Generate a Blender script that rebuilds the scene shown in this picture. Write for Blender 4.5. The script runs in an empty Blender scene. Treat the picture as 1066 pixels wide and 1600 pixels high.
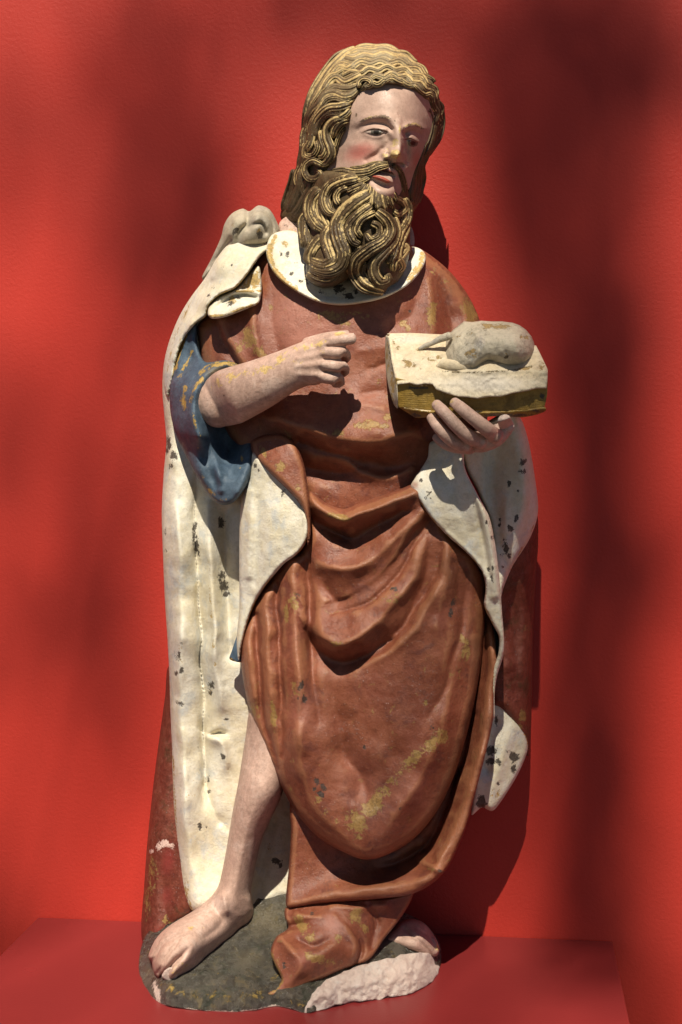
import bpy, bmesh, math, random
import numpy as np
from mathutils import Vector, Matrix, geometry

# ------------------------------------------------------------------ camera, world, sun
W_PX, H_PX = 1066.0, 1600.0
FPX = 2150.0                      # focal length in photo pixels
VPX, VPY = 791.0, 699.0           # where the wall's normal vanishes
CX, CY = W_PX / 2, H_PX / 2
DN = 2.0                          # camera to back wall, metres
TH = math.atan((CY - VPY) / FPX)              # pitch down
PS = math.atan((VPX - CX) / FPX * math.cos(TH))   # yaw left
FWD = np.array([-math.sin(PS) * math.cos(TH), math.cos(PS) * math.cos(TH), -math.sin(TH)])
RGT = np.array([math.cos(PS), math.sin(PS), 0.0])
UPV = np.cross(RGT, FWD)

def ray(px, py):
    px = np.asarray(px, float); py = np.asarray(py, float)
    return ((px - CX)[..., None] * RGT + (CY - py)[..., None] * UPV + FPX * FWD)

_r = ray(791.0, 1462.6)
CAM_H = -_r[2] / _r[1] * DN
CAM = np.array([0.24, -DN, CAM_H])

def P(px, py, d):
    """photo pixel + distance in front of the back wall (mm) -> world point"""
    r = ray(px, py)
    t = (DN - np.asarray(d, float) / 1000.0) / r[..., 1]
    return CAM + r * t[..., None]

def project(v):
    q = v - CAM
    z = q @ FWD
    return CX + FPX * (q @ RGT) / z, CY - FPX * (q @ UPV) / z

def dfloor(px, py, z=0.0):
    r = ray(px, py)
    t = (z - CAM_H) / r[..., 2]
    return (DN - r[..., 1] * t) * 1000.0

scene = bpy.context.scene
cam_data = bpy.data.cameras.new("camera")
cam_data.sensor_fit = 'VERTICAL'
cam_data.sensor_height = 36.0
cam_data.lens = FPX / H_PX * 36.0
cam_data.clip_start = 0.05
cam_data.clip_end = 200.0
cam = bpy.data.objects.new("camera", cam_data)
scene.collection.objects.link(cam)
M = Matrix((RGT.tolist(), UPV.tolist(), (-FWD).tolist())).transposed().to_4x4()
M.translation = Vector(CAM.tolist())
cam.matrix_world = M
scene.camera = cam

SUN_EL = math.radians(54.0)
SUN_AZ = math.radians(0.0)       # from the wall normal; negative = from the viewer's left
sun_dir = np.array([math.sin(SUN_AZ) * math.cos(SUN_EL), -math.cos(SUN_AZ) * math.cos(SUN_EL), math.sin(SUN_EL)])
world = bpy.data.worlds.new("World"); scene.world = world
world.use_nodes = True
wn = world.node_tree.nodes; wl = world.node_tree.links
wn.clear()
sky = wn.new("ShaderNodeTexSky"); sky.sky_type = 'NISHITA'; sky.sun_disc = False
sky.sun_elevation = SUN_EL; sky.altitude = 1500.0; sky.air_density = 0.6; sky.dust_density = 0.3
sky.sun_rotation = math.atan2(sun_dir[0], sun_dir[1])
bg = wn.new("ShaderNodeBackground"); bg.inputs[1].default_value = 0.05
wo = wn.new("ShaderNodeOutputWorld")
wl.new(sky.outputs[0], bg.inputs[0]); wl.new(bg.outputs[0], wo.inputs[0])
sl = bpy.data.lights.new("sun", 'SUN'); sl.energy = 5.0; sl.angle = math.radians(0.53); sl.color = (1.0, 0.905, 0.745)
so = bpy.data.objects.new("sun", sl); scene.collection.objects.link(so)
so.rotation_euler = Vector((-sun_dir).tolist()).to_track_quat('-Z', 'Y').to_euler()
so.location = (0, -3, 4)
scene.view_settings.view_transform = 'Standard'
scene.view_settings.look = 'None'
scene.view_settings.exposure = 0.44
scene.view_settings.gamma = 1.0
scene.view_settings.use_curve_mapping = False

rng = np.random.default_rng(7)
random.seed(7)

# ------------------------------------------------------------------ small numeric tools
def spline(pts, step=3.0, closed=False):
    """Catmull-Rom through rows of pts (first two columns x, y), resampled to about step px"""
    p = np.array(pts, float)
    n = len(p)
    out = []
    m = n if closed else n - 1
    for i in range(m):
        if closed:
            a, b, c, e = p[i - 1], p[i], p[(i + 1) % n], p[(i + 2) % n]
        else:
            a = p[max(i - 1, 0)]; b = p[i]; c = p[i + 1]; e = p[min(i + 2, n - 1)]
        L = math.hypot(*(c - b)[:2])
        k = max(1, int(round(L / step)))
        t = (np.arange(k) / k)[:, None]
        # centripetal-ish tangents keep corners from overshooting
        lab = max(math.hypot(*(b - a)[:2]), 1e-3); lce = max(math.hypot(*(e - c)[:2]), 1e-3)
        m1 = 0.5 * (c - a) * min(1.0, 2 * L / (L + lab)); m2 = 0.5 * (e - b) * min(1.0, 2 * L / (L + lce))
        t2, t3 = t * t, t * t * t
        out.append((2*t3 - 3*t2 + 1) * b + (t3 - 2*t2 + t) * m1 + (-2*t3 + 3*t2) * c + (t3 - t2) * m2)
    if not closed:
        out.append(p[-1:])
    return np.vstack(out)

def seg_dist(x, y, poly, closed=False):
    """distance to polyline; returns dist, index, t, side"""
    A = poly; B = np.roll(poly, -1, axis=0) if closed else poly[1:]
    if not closed: A = poly[:-1]
    best = np.full(x.shape, 1e18); bi = np.zeros(x.shape, int); bt = np.zeros(x.shape); bs = np.zeros(x.shape)
    for i in range(len(A)):
        ax, ay = A[i, 0], A[i, 1]; tx, ty = B[i, 0] - ax, B[i, 1] - ay
        L2 = tx * tx + ty * ty + 1e-12
        qx, qy = x - ax, y - ay
        t = np.clip((qx * tx + qy * ty) / L2, 0, 1)
        dx, dy = qx - t * tx, qy - t * ty
        d2 = dx * dx + dy * dy
        m = d2 < best
        best[m] = d2[m]; bi[m] = i; bt[m] = t[m]; bs[m] = (tx * qy - ty * qx)[m]
    return np.sqrt(best), bi, bt, bs

class TPS:
    def __init__(self, ctrl, lam=0.0):
        c = np.array(ctrl, float); self.p = c[:, :2] / 100.0; n = len(c)
        K = self.phi(self.p, self.p) + lam * np.eye(n)
        Q = np.hstack([np.ones((n, 1)), self.p])
        A = np.zeros((n + 3, n + 3)); A[:n, :n] = K; A[:n, n:] = Q; A[n:, :n] = Q.T
        self.w = np.linalg.solve(A, np.concatenate([c[:, 2], np.zeros(3)]))
    @staticmethod
    def phi(a, b):
        r2 = ((a[:, None, :] - b[None, :, :]) ** 2).sum(-1)
        return 0.5 * r2 * np.log(r2 + 1e-12)
    def __call__(self, x, y):
        x = np.atleast_1d(np.asarray(x, float)); y = np.atleast_1d(np.asarray(y, float))
        q = np.stack([x.ravel(), y.ravel()], 1) / 100.0
        r = self.phi(q, self.p) @ self.w[:-3] + self.w[-3] + q @ self.w[-2:]
        return r.reshape(x.shape)

def vnoise(x, y, s, seed=0):
    """smooth value noise, -1..1"""
    g = np.random.default_rng(seed).uniform(-1, 1, (64, 64))
    u = np.asarray(x) / s; v = np.asarray(y) / s
    i = np.floor(u).astype(int); j = np.floor(v).astype(int); a = u - i; b = v - j
    a = a * a * (3 - 2 * a); b = b * b * (3 - 2 * b)
    G = lambda p, q: g[p % 64, q % 64]
    return (G(i, j) * (1 - a) + G(i + 1, j) * a) * (1 - b) + (G(i, j + 1) * (1 - a) + G(i + 1, j + 1) * a) * b

class Depth:
    """front surface of a carved piece: thin plate through control depths + folds"""
    def __init__(self, ctrl, dome=None, noise=1.0, gain=1.0, pw=None):
        self.gain = gain; self.pw = pw or (1.45 if gain > 1 else 2.0); self.base = TPS(ctrl); self.folds = []; self.dome = dome; self.noise = noise; self.extra = []
    def fold(self, pts, w1=10, w2=None, amp=None, prof='g'):
        """pts rows x, y, amp (mm); w1 = half width below / image-left of travel, w2 = the other side"""
        p = np.array([list(q) + ([amp] if len(q) == 2 else []) for q in pts], float)
        self.folds.append((spline(p, 6.0), w1, w2 or w1, prof)); return self
    def add(self, fn): self.extra.append(fn); return self
    def __call__(self, x, y, e=None):
        d = self.base(x, y); x0_, y0_ = x, y
        if self.gain > 1:      # hand-cut folds wander a little
            x = x0_ + 4.0 * vnoise(x0_, y0_, 47, 11) + 1.5 * vnoise(x0_, y0_, 17, 12); y = y0_ + 4.0 * vnoise(x0_, y0_, 43, 13) + 1.5 * vnoise(x0_, y0_, 15, 14)
        for p, w1, w2, prof in self.folds:
            r, i, t, s = seg_dist(x, y, p)
            a = self.gain * (p[i, 2] * (1 - t) + p[i + 1, 2] * t) * (1 + (0.28 * vnoise(x, y, 31, 15) if self.gain > 1 else 0))
            q = r / np.where(s > 0, w1, w2)
            d = d + a * (np.exp(-q ** self.pw) if prof == 'g' else np.exp(-q * 1.3) if prof == 'c' else np.clip(1 - q, 0, 1))
        x, y = x0_, y0_
        for fn in self.extra: d = d + fn(x, y)
        if self.noise: d = d + self.noise * (vnoise(x, y, 23, 3) * 0.6 + vnoise(x, y, 9, 4) * 0.3)
        if self.dome is not None and e is not None:
            r, R = self.dome
            u = np.clip(e / r, 0, 1)
            d = d - R * (1 - np.sqrt(np.clip(1 - (1 - u) ** 2, 0, 1)))
        return d

# ------------------------------------------------------------------ materials
def new_mat(name):
    m = bpy.data.materials.new(name); m.use_nodes = True
    nt = m.node_tree; nt.nodes.clear()
    return m, nt

class NB:
    def __init__(self, nt): self.nt = nt
    def n(self, t, **kw):
        o = self.nt.nodes.new(t)
        for k, v in kw.items():
            setattr(o, k, v)
        return o
    def l(self, a, b): self.nt.links.new(a, b)
    def noise(self, co, scale, detail=4, rough=0.55, dist=0.0):
        o = self.n("ShaderNodeTexNoise"); o.inputs['Scale'].default_value = scale
        o.inputs['Detail'].default_value = detail; o.inputs['Roughness'].default_value = rough
        o.inputs['Distortion'].default_value = dist
        self.l(co, o.inputs['Vector']); return o.outputs['Fac']
    def ramp(self, f, a, b, c=0.0, d=1.0, smooth=True):
        o = self.n("ShaderNodeMapRange"); o.interpolation_type = 'SMOOTHSTEP' if smooth else 'LINEAR'
        for k, v in zip((1, 2, 3, 4), (a, b, c, d)): o.inputs[k].default_value = v
        self.l(f, o.inputs[0]); return o.outputs[0]
    def math(self, op, a, b=None, c=None):
        o = self.n("ShaderNodeMath", operation=op)
        for k, v in enumerate((a, b, c)):
            if v is None: continue
            if isinstance(v, (int, float)): o.inputs[k].default_value = v
            else: self.l(v, o.inputs[k])
        return o.outputs[0]
    def mix(self, f, a, b):
        o = self.n("ShaderNodeMix", data_type='RGBA')
        if isinstance(f, (int, float)): o.inputs[0].default_value = f
        else: self.l(f, o.inputs[0])
        for k, v in ((6, a), (7, b)):
            if isinstance(v, tuple): o.inputs[k].default_value = (*v, 1)
            else: self.l(v, o.inputs[k])
        return o.outputs[2]

def paint(name, base, var, m1=(0.42, 0.30, 0.10), m2=(0.035, 0.028, 0.022), m3=None, rough=0.5, bump=0.5,
          var2=None, spec=0.35, wear=0.0, wearcol=None, grain=1.0, crack=0.0, ragged=1.0, mott=1.0, speck=0.5, op1=0.9, op2=0.95, ridge=None):
    """weathered paint: base varied by noise, attributes m1, m2, m3 place flaked patches with ragged edges"""
    m, nt = new_mat(name); b = NB(nt)
    tc = b.n("ShaderNodeTexCoord"); co = tc.outputs['Object']
    big = b.noise(co, 11, 4); mid = b.noise(co, 42, 7, 0.68); mo = b.noise(co, 120, 8, 0.72, 0.3); fine = b.noise(co, 330, 6, 0.72); tiny = b.noise(co, 1000, 3, 0.7)
    col = b.mix(b.ramp(b.math('ADD', b.math('MULTIPLY', big, 0.45), b.math('MULTIPLY', mid, 0.55)), 0.40, 0.60), base, var)
    if var2:
        col = b.mix(b.ramp(b.noise(co, 24, 7, 0.72, 0.5), 0.52, 0.66, 0, 0.9), col, var2)
    dk = tuple(c * 0.42 for c in base); lt = tuple(min(0.85, c * 1.35 + 0.03) for c in base)
    col = b.mix(b.ramp(mo, 0.50, 0.62, 0, 0.50 * mott), col, dk)
    col = b.mix(b.ramp(mo, 0.50, 0.38, 0, 0.50 * mott), col, lt)
    if ridge:      # paint rubbed thin along the crests of the carving
        ra = b.n("ShaderNodeAttribute"); ra.attribute_name = 'crest'
        rf = b.math('ADD', ra.outputs['Fac'], b.math('MULTIPLY', b.math('SUBTRACT', mo, 0.5), 1.6))
        col = b.mix(b.ramp(b.math('MULTIPLY', rf, b.ramp(ra.outputs['Fac'], 0.05, 0.3)), 0.25, 0.9, 0, 0.55), col, ridge)
    def mask(nm, k, s1, s2):
        at = b.n("ShaderNodeAttribute"); at.attribute_name = nm
        nz = b.math('ADD', b.math('MULTIPLY', b.noise(co, s1, 6, 0.68, 0.4), 0.6), b.math('MULTIPLY', b.noise(co, s2, 6, 0.75), 0.4))
        # noise only where the patch is, so clear areas stay clear
        g = b.ramp(at.outputs['Fac'], 0.0, 0.30)
        f = b.math('ADD', at.outputs['Fac'], b.math('MULTIPLY', b.math('MULTIPLY', b.math('SUBTRACT', nz, 0.5), k * ragged), g))
        return at.outputs['Fac'], f
    if m3:
        a3, f3 = mask('m3', 0.8, 45, 200)
        col = b.mix(b.ramp(f3, 0.05, 1.0, 0, 0.9), col, m3)
    a1, f1 = mask('m1', 3.2, 75, 300); k1 = b.ramp(f1, 0.50, 0.60, 0, op1)
    m1v = b.mix(b.ramp(fine, 0.35, 0.65), tuple(c * 0.8 for c in m1), tuple(min(1, c * 1.35 + 0.02) for c in m1))
    m1v = b.mix(b.ramp(mo, 0.5, 0.62, 0, 0.5), m1v, tuple(c * 0.4 for c in m1))
    col = b.mix(k1, col, m1v)
    a2, f2 = mask('m2', 3.2, 130, 420); k2 = b.ramp(f2, 0.52, 0.60, 0, op2)
    col = b.mix(k2, col, b.mix(b.ramp(fine, 0.4, 0.65), m2, tuple(min(1, c * 1.8 + 0.012) for c in m2)))
    if wear > 0:
        wf = b.ramp(b.noise(co, 62, 9, 0.78, 0.6), 0.66 - wear, 0.72 - wear, 0, 0.9)
        col = b.mix(wf, col, wearcol or m1)
    # fine specks, pin holes and grime
    col = b.mix(b.ramp(fine, 0.54, 0.66, 0, 0.45 * min(1, mott + .2)), col, dk)
    vo = b.n("ShaderNodeTexVoronoi"); vo.inputs['Scale'].default_value = 210; b.l(co, vo.inputs['Vector'])
    sp = b.math('MULTIPLY', b.ramp(vo.outputs['Distance'], 0.10, 0.20, 1, 0), b.ramp(b.noise(co, 30, 3), 0.50, 0.62))
    col = b.mix(b.math('MULTIPLY', sp, speck), col, tuple(min(0.8, c * 0.7 + 0.22) for c in base))
    h = b.math('ADD', b.math('MULTIPLY', fine, 0.40 * grain), b.math('MULTIPLY', tiny, 0.16 * grain))
    h = b.math('ADD', h, b.math('MULTIPLY', mid, 0.9)); h = b.math('ADD', h, b.math('MULTIPLY', mo, 0.55 * grain))
    h = b.math('SUBTRACT', h, b.math('MULTIPLY', k1, 0.30)); h = b.math('SUBTRACT', h, b.math('MULTIPLY', k2, 0.45))
    h = b.math('ADD', h, b.math('MULTIPLY', sp, 0.15))
    if crack > 0:
        vo = b.n("ShaderNodeTexVoronoi", feature='DISTANCE_TO_EDGE'); vo.inputs['Scale'].default_value = 85
        ad = b.n("ShaderNodeVectorMath", operation='ADD'); nz = b.n("ShaderNodeTexNoise"); nz.inputs['Scale'].default_value = 70; nz.inputs['Detail'].default_value = 5
        b.l(co, nz.inputs['Vector']); sc = b.n("ShaderNodeVectorMath", operation='SCALE'); sc.inputs[3].default_value = 0.03
        b.l(nz.outputs['Color'], sc.inputs[0]); b.l(co, ad.inputs[0]); b.l(sc.outputs[0], ad.inputs[1]); b.l(ad.outputs[0], vo.inputs['Vector'])
        ck = b.ramp(vo.outputs['Distance'], 0.0, 0.03, 1, 0)
        ck = b.math('MULTIPLY', ck, b.ramp(b.noise(co, 18, 4), 0.50, 0.60))
        col = b.mix(b.math('MULTIPLY', ck, crack), col, dk)
        h = b.math('SUBTRACT', h, b.math('MULTIPLY', ck, 0.3))
    bp = b.n("ShaderNodeBump"); bp.inputs['Strength'].default_value = bump; bp.inputs['Distance'].default_value = 0.0034
    b.l(h, bp.inputs['Height'])
    bs = b.n("ShaderNodeBsdfPrincipled"); b.l(col, bs.inputs['Base Color']); b.l(bp.outputs[0], bs.inputs['Normal'])
    b.l(b.ramp(mid, 0.3, 0.7, rough - 0.12, rough + 0.14), bs.inputs['Roughness'])
    bs.inputs['Specular IOR Level'].default_value = spec
    o = b.n("ShaderNodeOutputMaterial"); b.l(bs.outputs[0], o.inputs[0])
    return m

def wall_paint(name, col, rough, bump, scale):
    m, nt = new_mat(name); b = NB(nt)
    co = b.n("ShaderNodeTexCoord").outputs['Object']
    n1 = b.noise(co, scale, 3, 0.6); n2 = b.noise(co, 3.0, 4)
    c = b.mix(b.ramp(n2, 0.3, 0.7), col, tuple(v * 0.90 for v in col))
    dust = b.ramp(b.noise(co, 420, 2, 0.5), 0.80, 0.86, 0, 0.5)
    c = b.mix(dust, c, (0.45, 0.20, 0.18))
    bp = b.n("ShaderNodeBump"); bp.inputs['Strength'].default_value = bump; bp.inputs['Distance'].default_value = 0.0016
    b.l(b.math('ADD', n1, b.math('MULTIPLY', b.noise(co, scale * 3.1, 2), 0.35)), bp.inputs['Height'])
    bs = b.n("ShaderNodeBsdfPrincipled"); b.l(c, bs.inputs['Base Color']); b.l(bp.outputs[0], bs.inputs['Normal'])
    b.l(b.ramp(n2, 0.3, 0.7, rough - 0.05, rough + 0.06), bs.inputs['Roughness'])
    bs.inputs['Specular IOR Level'].default_value = 0.32
    o = b.n("ShaderNodeOutputMaterial"); b.l(bs.outputs[0], o.inputs[0])
    return m

RED = paint("red_ochre_paint", (0.190, 0.054, 0.028), (0.250, 0.080, 0.039), m1=(0.29, 0.185, 0.050), m2=(0.04, 0.028, 0.022),
            m3=(0.38, 0.155, 0.110), rough=0.42, bump=0.50, var2=(0.135, 0.041, 0.027), crack=0.25, op1=0.8, mott=.5, spec=.5, wear=.055, wearcol=(0.27, 0.17, 0.055), ridge=(0.36, 0.155, 0.075))
DARKRED = paint("dark_red_paint", (0.15, 0.036, 0.022), (0.21, 0.055, 0.030), m1=(0.28, 0.19, 0.055), m2=(0.62, 0.42, 0.36),
                m3=(0.30, 0.05, 0.042), rough=0.42, bump=0.65, var2=(0.09, 0.048, 0.022), op1=.75)
WHITE = paint("white_lining_paint", (0.75, 0.71, 0.60), (0.70, 0.63, 0.46), m1=(0.45, 0.29, 0.075), m2=(0.045, 0.036, 0.028),
              m3=(0.30, 0.085, 0.05), rough=0.52, bump=0.50, var2=(0.56, 0.57, 0.54), crack=0.25, mott=0.35, speck=.25)
FLESH = paint("flesh_paint", (0.50, 0.340, 0.275), (0.44, 0.290, 0.228), m1=(0.54, 0.38, 0.13), m2=(0.07, 0.05, 0.035),
              m3=(0.50, 0.14, 0.11), rough=0.48, bump=0.38, var2=(0.58, 0.43, 0.36), crack=0.45, mott=0.6, speck=.4, op1=.85)
FACE = paint("face_paint", (0.47, 0.325, 0.262), (0.42, 0.280, 0.220), m1=(0.52, 0.39, 0.16), m2=(0.10, 0.065, 0.040),
             m3=(0.50, 0.14, 0.11), rough=0.46, bump=0.24, var2=(0.51, 0.37, 0.30), crack=0.20, mott=0.35, speck=.25, op1=.85, op2=.85, ragged=.7)
BLUE = paint("blue_sleeve_paint", (0.056, 0.092, 0.135), (0.080, 0.122, 0.170), m1=(0.42, 0.27, 0.06), m2=(0.03, 0.03, 0.04),
             m3=(0.30, 0.22, 0.10), rough=0.46, bump=0.55, var2=(0.040, 0.070, 0.115), mott=.7)
STONE = paint("bare_grey_carving", (0.40, 0.36, 0.29), (0.46, 0.40, 0.29), m1=(0.33, 0.22, 0.07), m2=(0.05, 0.04, 0.03),
              rough=0.7, bump=0.6, var2=(0.34, 0.32, 0.28), mott=.5)
LAMB = paint("lamb_paint", (0.47, 0.42, 0.33), (0.52, 0.46, 0.35), m1=(0.30, 0.20, 0.07), m2=(0.07, 0.05, 0.03),
             rough=0.62, bump=0.8, var2=(0.36, 0.34, 0.31), wear=0.035, wearcol=(0.27, 0.19, 0.08), crack=0.6, mott=.4)
PLASTER = paint("broken_plaster", (0.68, 0.57, 0.51), (0.66, 0.52, 0.45), m1=(0.45, 0.30, 0.25), rough=0.8, bump=1.0, var2=(0.70, 0.62, 0.56), grain=1.6, mott=.35)
BOOKTOP = paint("book_cover_gesso", (0.66, 0.575, 0.43), (0.62, 0.51, 0.34), m1=(0.27, 0.17, 0.05), m2=(0.10, 0.07, 0.03),
                m3=(0.70, 0.63, 0.53), rough=0.65, bump=0.7, crack=0.15, mott=.5)
GOLD = paint("gilt_page_edge", (0.27, 0.165, 0.028), (0.33, 0.21, 0.04), m1=(0.60, 0.50, 0.33), m2=(0.05, 0.04, 0.03), rough=0.42, bump=0.5,
             var2=(0.19, 0.11, 0.02), spec=0.5, mott=.7)
EARTH = paint("dark_rock_paint", (0.040, 0.036, 0.028), (0.100, 0.088, 0.064), m1=(0.36, 0.25, 0.06), m2=(0.60, 0.46, 0.40),
              m3=(0.22, 0.18, 0.11), rough=0.27, bump=1.0, var2=(0.022, 0.036, 0.018), wear=0.115, wearcol=(0.135, 0.108, 0.055), grain=2.0, speck=1.0, spec=.8, mott=1.3)
HAIR = paint("hair_brown_and_worn_gilt", (0.075, 0.050, 0.024), (0.110, 0.074, 0.034), m1=(0.50, 0.37, 0.16), m2=(0.03, 0.02, 0.012),
             m3=(0.50, 0.41, 0.24), rough=0.5, bump=0.5, ragged=0.8, mott=.6, speck=.6, op1=.95)
EYEWHITE = paint("eye_paint", (0.46, 0.37, 0.31), (0.42, 0.34, 0.28), m1=(0.090, 0.085, 0.065), m2=(0.012, 0.010, 0.008), rough=0.35, bump=0.05, ragged=0.05, mott=0, speck=0)
LIPS = paint("lip_paint", (0.36, 0.092, 0.060), (0.30, 0.07, 0.048), m2=(0.05, 0.02, 0.015), rough=0.45, bump=0.25, mott=.4)
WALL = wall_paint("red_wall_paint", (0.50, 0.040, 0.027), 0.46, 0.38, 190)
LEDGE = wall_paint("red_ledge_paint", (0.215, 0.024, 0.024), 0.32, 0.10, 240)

# ------------------------------------------------------------------ mesh helpers
def link(o, parent=None):
    scene.collection.objects.link(o)
    if parent is not None:
        o.parent = parent
        if parent.type == 'EMPTY': o.matrix_parent_inverse = parent.matrix_world.inverted()
    return o

def blob_mask(x, y, blobs):
    """blobs: (cx, cy, rx, ry[, angle deg[, strength]]) or ('line', pts, halfwidth, strength)"""
    v = np.zeros(x.shape)
    for bl in blobs:
        if bl[0] == 'line':
            r, _, _, _ = seg_dist(x, y, spline(bl[1], 6.0))
            v = np.maximum(v, bl[3] * np.exp(-(r / bl[2]) ** 2))
        else:
            cx, cy, rx, ry = bl[:4]; a = math.radians(bl[4]) if len(bl) > 4 else 0; s = bl[5] if len(bl) > 5 else 0.95
            u = ((x - cx) * math.cos(a) + (y - cy) * math.sin(a)) / rx; w = (-(x - cx) * math.sin(a) + (y - cy) * math.cos(a)) / ry
            v = np.maximum(v, s * np.exp(-0.7 * (u * u + w * w)))
    return v

def set_masks(me, masks):
    if not masks: return
    n = len(me.vertices)
    co = np.empty(n * 3, np.float32); me.vertices.foreach_get('co', co)
    x, y = project(co.reshape(-1, 3).astype(float))
    for k, bl in masks.items():
        a = me.attributes.new(k, 'FLOAT', 'POINT')
        a.data.foreach_set('value', blob_mask(x, y, bl).astype(np.float32))

def finish(name, verts, faces, mat, parent, masks=None, smooth=True, flat_above=None):
    me = bpy.data.meshes.new(name)
    me.from_pydata([tuple(v) for v in verts], [], faces); me.update()
    if smooth: me.polygons.foreach_set('use_smooth', [True] * len(me.polygons))
    set_masks(me, masks)
    me.materials.append(mat)
    o = bpy.data.objects.new(name, me)
    return link(o, parent)

def relief(name, outline, depth, mat, parent, step=3.0, back=None, thick=None, masks=None, taper=3.0, smooth_outline=True, estep=None, crest=True):
    """a carved piece seen from the front: outline in photo pixels, depth function in mm, closed at the back"""
    ol = spline(outline, estep or step, closed=True) if smooth_outline else np.vstack([
        np.linspace(outline[i], outline[(i + 1) % len(outline)], max(1, int(math.dist(outline[i], outline[(i + 1) % len(outline)]) / step)), endpoint=False)
        for i in range(len(outline))])
    keep = [0]
    for i in range(1, len(ol)):
        if math.hypot(*(ol[i] - ol[keep[-1]])) > 0.6: keep.append(i)
    ol = ol[keep]
    area = 0.5 * np.sum(ol[:, 0] * np.roll(ol[:, 1], -1) - np.roll(ol[:, 0], -1) * ol[:, 1])
    if area < 0: ol = ol[::-1]
    x0, y0 = ol.min(0); x1, y1 = ol.max(0)
    gx = []; gy = []
    ys = np.arange(y0, y1 + step, step * 0.866)
    for j, yy in enumerate(ys):
        xs = np.arange(x0 + (step / 2 if j % 2 else 0), x1 + step, step)
        gx.append(xs); gy.append(np.full(xs.shape, yy))
    gx = np.concatenate(gx); gy = np.concatenate(gy)
    inside = np.zeros(gx.shape, bool)
    n = len(ol)
    for i in range(n):
        ax, ay = ol[i]; bx, by = ol[(i + 1) % n]
        c = ((ay > gy) != (by > gy))
        if c.any():
            xi = (bx - ax) * (gy - ay) / (by - ay + 1e-12) + ax
            inside ^= c & (gx < xi)
    gx = gx[inside]; gy = gy[inside]
    e, _, _, _ = seg_dist(gx, gy, ol, closed=True)
    k = e > step * 0.55
    gx, gy, e = gx[k], gy[k], e[k]
    pts = [Vector((a, b)) for a, b in ol] + [Vector((a, b)) for a, b in zip(gx, gy)]
    res = geometry.delaunay_2d_cdt(pts, [], [list(range(n))], 1, 1e-4)
    vv = np.array([[v.x, v.y] for v in res[0]]); tris = [list(f) for f in res[2]]
    ee, _, _, _ = seg_dist(vv[:, 0], vv[:, 1], ol, closed=True)
    dd = depth(vv[:, 0], vv[:, 1], ee)
    V = P(vv[:, 0], vv[:, 1], dd)
    # orientation: image y runs down, so image-CCW is world-CW seen from the front
    out = []
    for f in tris:
        a, b, c = vv[f[0]], vv[f[1]], vv[f[2]]
        s = (b[0] - a[0]) * (c[1] - a[1]) - (b[1] - a[1]) * (c[0] - a[0])
        out.append(f if s < 0 else f[::-1])
    # boundary loop
    cnt = {}
    for f in out:
        for q in range(3):
            cnt[(f[q], f[(q + 1) % 3])] = 1
    bd = [(a, b) for (a, b) in cnt if (b, a) not in cnt]
    nv = len(vv); bset = sorted({a for a, _ in bd}); idx = {a: nv + i for i, a in enumerate(bset)}
    bx = vv[bset, 0]; by = vv[bset, 1]; bd0 = dd[bset]
    if thick is not None: bk = bd0 - thick
    else: bk = np.full(len(bset), float(back if back is not None else 60.0))
    bk = np.minimum(bk, bd0 - 1.5)
    c = vv.mean(0)
    gxn = c[0] - bx; gyn = c[1] - by; gl = np.hypot(gxn, gyn) + 1e-6
    V2 = P(bx + gxn / gl * taper, by + gyn / gl * taper, bk)
    for a, b in bd: out.append([b, a, idx[a], idx[b]])
    Vall = np.vstack([V, V2])
    if thick is not None:      # closed back sheet parallel to the front
        off = len(Vall); inner = [i for i in range(nv) if i not in idx]
        m = dict(idx); 
        for q, i in enumerate(inner): m[i] = off + q
        Vb = P(vv[inner, 0], vv[inner, 1], dd[inner] - thick)
        Vall = np.vstack([Vall, Vb])
        out += [[m[i] for i in f[::-1]] for f in tris_front(out, nv)]
    else:
        cap = P(np.array([c[0]]), np.array([c[1]]), np.array([bk.mean()]))
        ci = len(Vall); Vall = np.vstack([Vall, cap])
        for a, b in bd: out.append([idx[b], idx[a], ci])
    o = finish(name, Vall, out, mat, parent, masks)
    if crest:
        nb = np.zeros(len(Vall)); sm = np.zeros(len(Vall)); dall = np.concatenate([dd, np.zeros(len(Vall) - nv)])
        E = np.array([(f[q], f[(q + 1) % 3]) for f in tris_front(out, nv) for q in range(3)])
        cur = dall.copy()
        for _ in range(9):
            sm[:] = 0; nb[:] = 0
            np.add.at(sm, E[:, 0], cur[E[:, 1]]); np.add.at(nb, E[:, 0], 1)
            k = nb > 0; cur[k] = 0.5 * cur[k] + 0.5 * sm[k] / nb[k]
        c_ = np.clip((dall - cur) / 1.2, 0, 1); c_[nv:] = 0
        a_ = o.data.attributes.new('crest', 'FLOAT', 'POINT'); a_.data.foreach_set('value', c_.astype(np.float32))
    return o

def tris_front(faces, nv):
    return [f for f in faces if len(f) == 3 and max(f) < nv]

PXMM = 0.86     # mm per photo pixel about where the statue stands

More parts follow.
